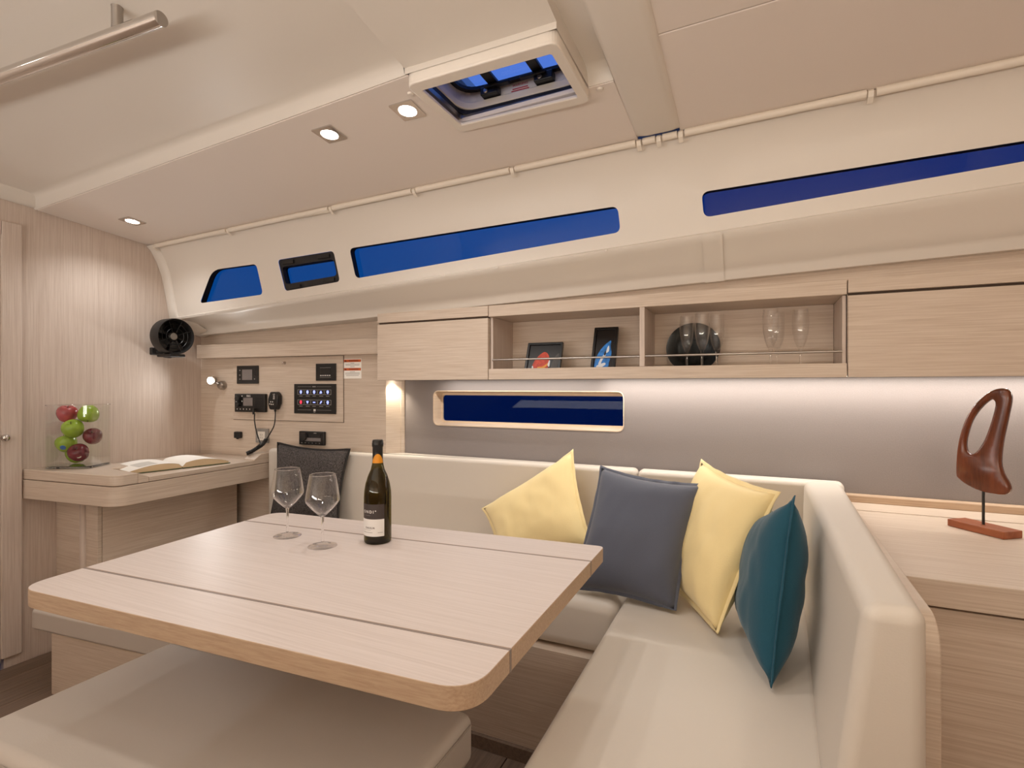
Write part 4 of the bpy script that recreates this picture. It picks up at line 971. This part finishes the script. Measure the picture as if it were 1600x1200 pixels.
wrap('label_top', .0399, av - 1.75, av + .48, .074, .117, 'label_dark'); wrap('label_bottom', .0399, av - 1.75, av + .48, .0245, .074, 'label_white')
wrap('capsule_print', .0160, av - 1.25, av + 1.25, .2325, .260, 'amber', lambda s: max(.03, math.sin(PI * s) ** .8))
def label_text(s, size, z, ang, m, sp=1.0): text('label_print', s, size, m, bt, Matrix.Identity(4), sp, bend=(.0402, ang, z))
label_text('ONDI°', .0112, .0950, av - .66, 'print_white', 1.5); label_text('DAULIA', .0074, .0490, av - .60, 'print_dark', 1.25)
wrap('label_line', .0402, av - 1.3, av - .38, .0352, .0364, 'print_grey'); wrap('label_line', .0402, av + .0, av + .36, .0352, .0364, 'print_grey'); wrap('label_line', .0402, av - 1.0, av - .55, .0843, .0850, 'print_grey'); wrap('label_line', .0402, av - 1.3, av - .5, .0425, .0432, 'print_grey')

# ---------------------------------------------------------------- things in the open shelf
SZ2 = 1.3123
def frame(x, y, w, h, yaw, lean, label):
    t = thing('picture_frame', (x, y, SZ2 + .0042), label, 'picture', 'framed pictures on the shelf', rot=(-lean, 0, yaw))
    b = bmesh.new(); add_ring(b, rect(-w / 2, 0, w / 2, h), rect(-w / 2 + .011, .011, w / 2 - .011, h - .011), lambda u, v: (u, -.009, v), lambda u, v: (u, .009, v)); obj('frame', b, 'black', t, local=True, bevel=.0015)
    box('backing', (-w / 2 + .006, -.002, .006), (w / 2 - .006, .006, h - .006), 'pic_black', t, local=True, bevel=0)
    return t
def blot(t, poly, m, lift=.0):
    b = bmesh.new(); add_prism(b, [tuple(p) for p in smooth_loop(poly, 4)], lambda u, v: (u, -.0035 - lift, v), lambda u, v: (u, -.0021, v)); return obj('painted_shape', b, m, t, local=True)
t = frame(-.826, 2.090, .160, .150, math.radians(4), math.radians(25), 'black framed landscape picture with a red shape, lower of the two frames')
blot(t, [(-.040, .014), (-.046, .045), (-.030, .078), (-.012, .098), (.004, .105), (.020, .090), (.026, .070), (.024, .045), (.018, .014)], 'pic_red')
blot(t, [(-.022, .032), (.000, .034), (.024, .052), (.022, .040), (.000, .020), (-.018, .018)], 'pic_orange', .0006)
blot(t, [(.022, .040), (.026, .062), (.031, .060), (.030, .034)], 'pic_white', .0008); blot(t, [(-.046, .014), (-.048, .034), (-.043, .036), (-.040, .016)], 'pic_white', .0008)
blot(t, [(.040, .016), (.040, .050), (.055, .088), (.072, .092), (.072, .016)], 'pic_grey')
t = frame(-.560, 2.085, .100, .212, math.radians(3), math.radians(25), 'tall black framed picture with a blue shape, beside the shelf divider')
blot(t, [(-.032, .020), (-.034, .060), (-.022, .095), (-.004, .125), (.016, .145), (.024, .148), (.024, .120), (.030, .090), (.024, .050), (.016, .020)], 'pic_blue')
for q in ([(-.020, .040), (-.010, .070), (.004, .086), (.008, .080), (-.004, .060), (-.012, .036)], [(-.026, .022), (-.024, .034), (.004, .046), (.010, .038), (-.006, .026)], [(.008, .092), (.012, .118), (.018, .124), (.019, .100)]): blot(t, q, 'pic_white', .0008)
blot(t, [(.000, .084), (.004, .100), (.008, .096), (.006, .080)], 'pic_black', .001)
t = thing('plate', (-.222, 2.215, SZ2), 'round black plate standing against the back of the shelf behind three flutes', 'plate')
pm = Matrix.Translation((-.222, 2.200, SZ2 + .1035)) @ Matrix.Rotation(PI / 2 - math.radians(14), 4, 'X')
lathe('dish', [(0, .0), (.055, .0), (.064, .003), (.098, .012), (.102, .0125), (.1025, .0105), (.066, -.003), (.056, -.005), (0, -.005)], 'plate', t, seg=52, mtx=pm)
FL = [(-.2390, 2.140, 'champagne flute first from the left in front of the black plate'), (-.1790, 2.090, 'champagne flute second from the left, standing a little forward, before the plate'), (-.1300, 2.135, 'champagne flute at the right rim of the black plate'), (.0520, 2.075, 'champagne flute in front of another one, midway between plate and cabinet'), (.0750, 2.165, 'champagne flute half hidden behind another one, midway in the niche'), (.1480, 2.120, 'champagne flute standing nearest the right-hand cabinet')]
src = None
for x, y, lb in FL:
    t = thing('champagne_flute', (x, y, SZ2), lb, 'flute', 'champagne flutes in the right niche')
    if src:
        for c in src.children: k = c.copy(); COL.objects.link(k); k.parent = t
        continue
    src = t
    lathe('foot', [(0, .008), (.004, .007), (.012, .003), (.029, .0012), (.030, .0006), (.029, 0), (0, 0)], 'glass', t, seg=28, local=True)
    lathe('stem', [(0, .008), (.0040, .008), (.0032, .04), (.0036, .070), (.0060, .082), (0, .082)], 'crystal', t, seg=16, local=True)
    ou = [(.005, .0822), (.012, .092), (.020, .112), (.0255, .140), (.0275, .165), (.0270, .195), (.0245, .224)]
    lathe('bowl', [(0, .0822)] + ou + [(.0238, .2245)] + [(r - .0011, z) for r, z in ou[::-1][:-1]] + [(0, .087)], 'glass', t, seg=32, local=True)

# ---------------------------------------------------------------- handrail under the roof
hr = thing('ceiling_handrail', (-1.6, .755, 2.13), 'polished steel handrail tube hanging from the roof at upper left', 'handrail')
b = bmesh.new(); add_tube(b, [(-1.272, .777, 2.130), (-2.75, .668, 2.118)], .0172, 24); o = obj('tube', b, 'chrome', hr, smooth=True); o.data.set_sharp_from_angle(angle=.7)
b = bmesh.new(); add_lathe(b, [(0, .0005), (.0168, .0005), (.0172, .0)], seg=24, mtx=Matrix.Translation((-1.2718, .777, 2.130)) @ Matrix.Rotation(PI / 2, 4, 'Y')); obj('end_cap', b, 'steel', hr)
for x in (-1.425, -2.55):
    y = .777 + (x + 1.272) * .0737
    z = zRoof(x, y)
    lathe('post', [(0, .0), (.0125, .0), (.0125, z - 2.132), (.014, z - 2.128)], 'steel', hr, c=(x, y, 2.130), seg=20)
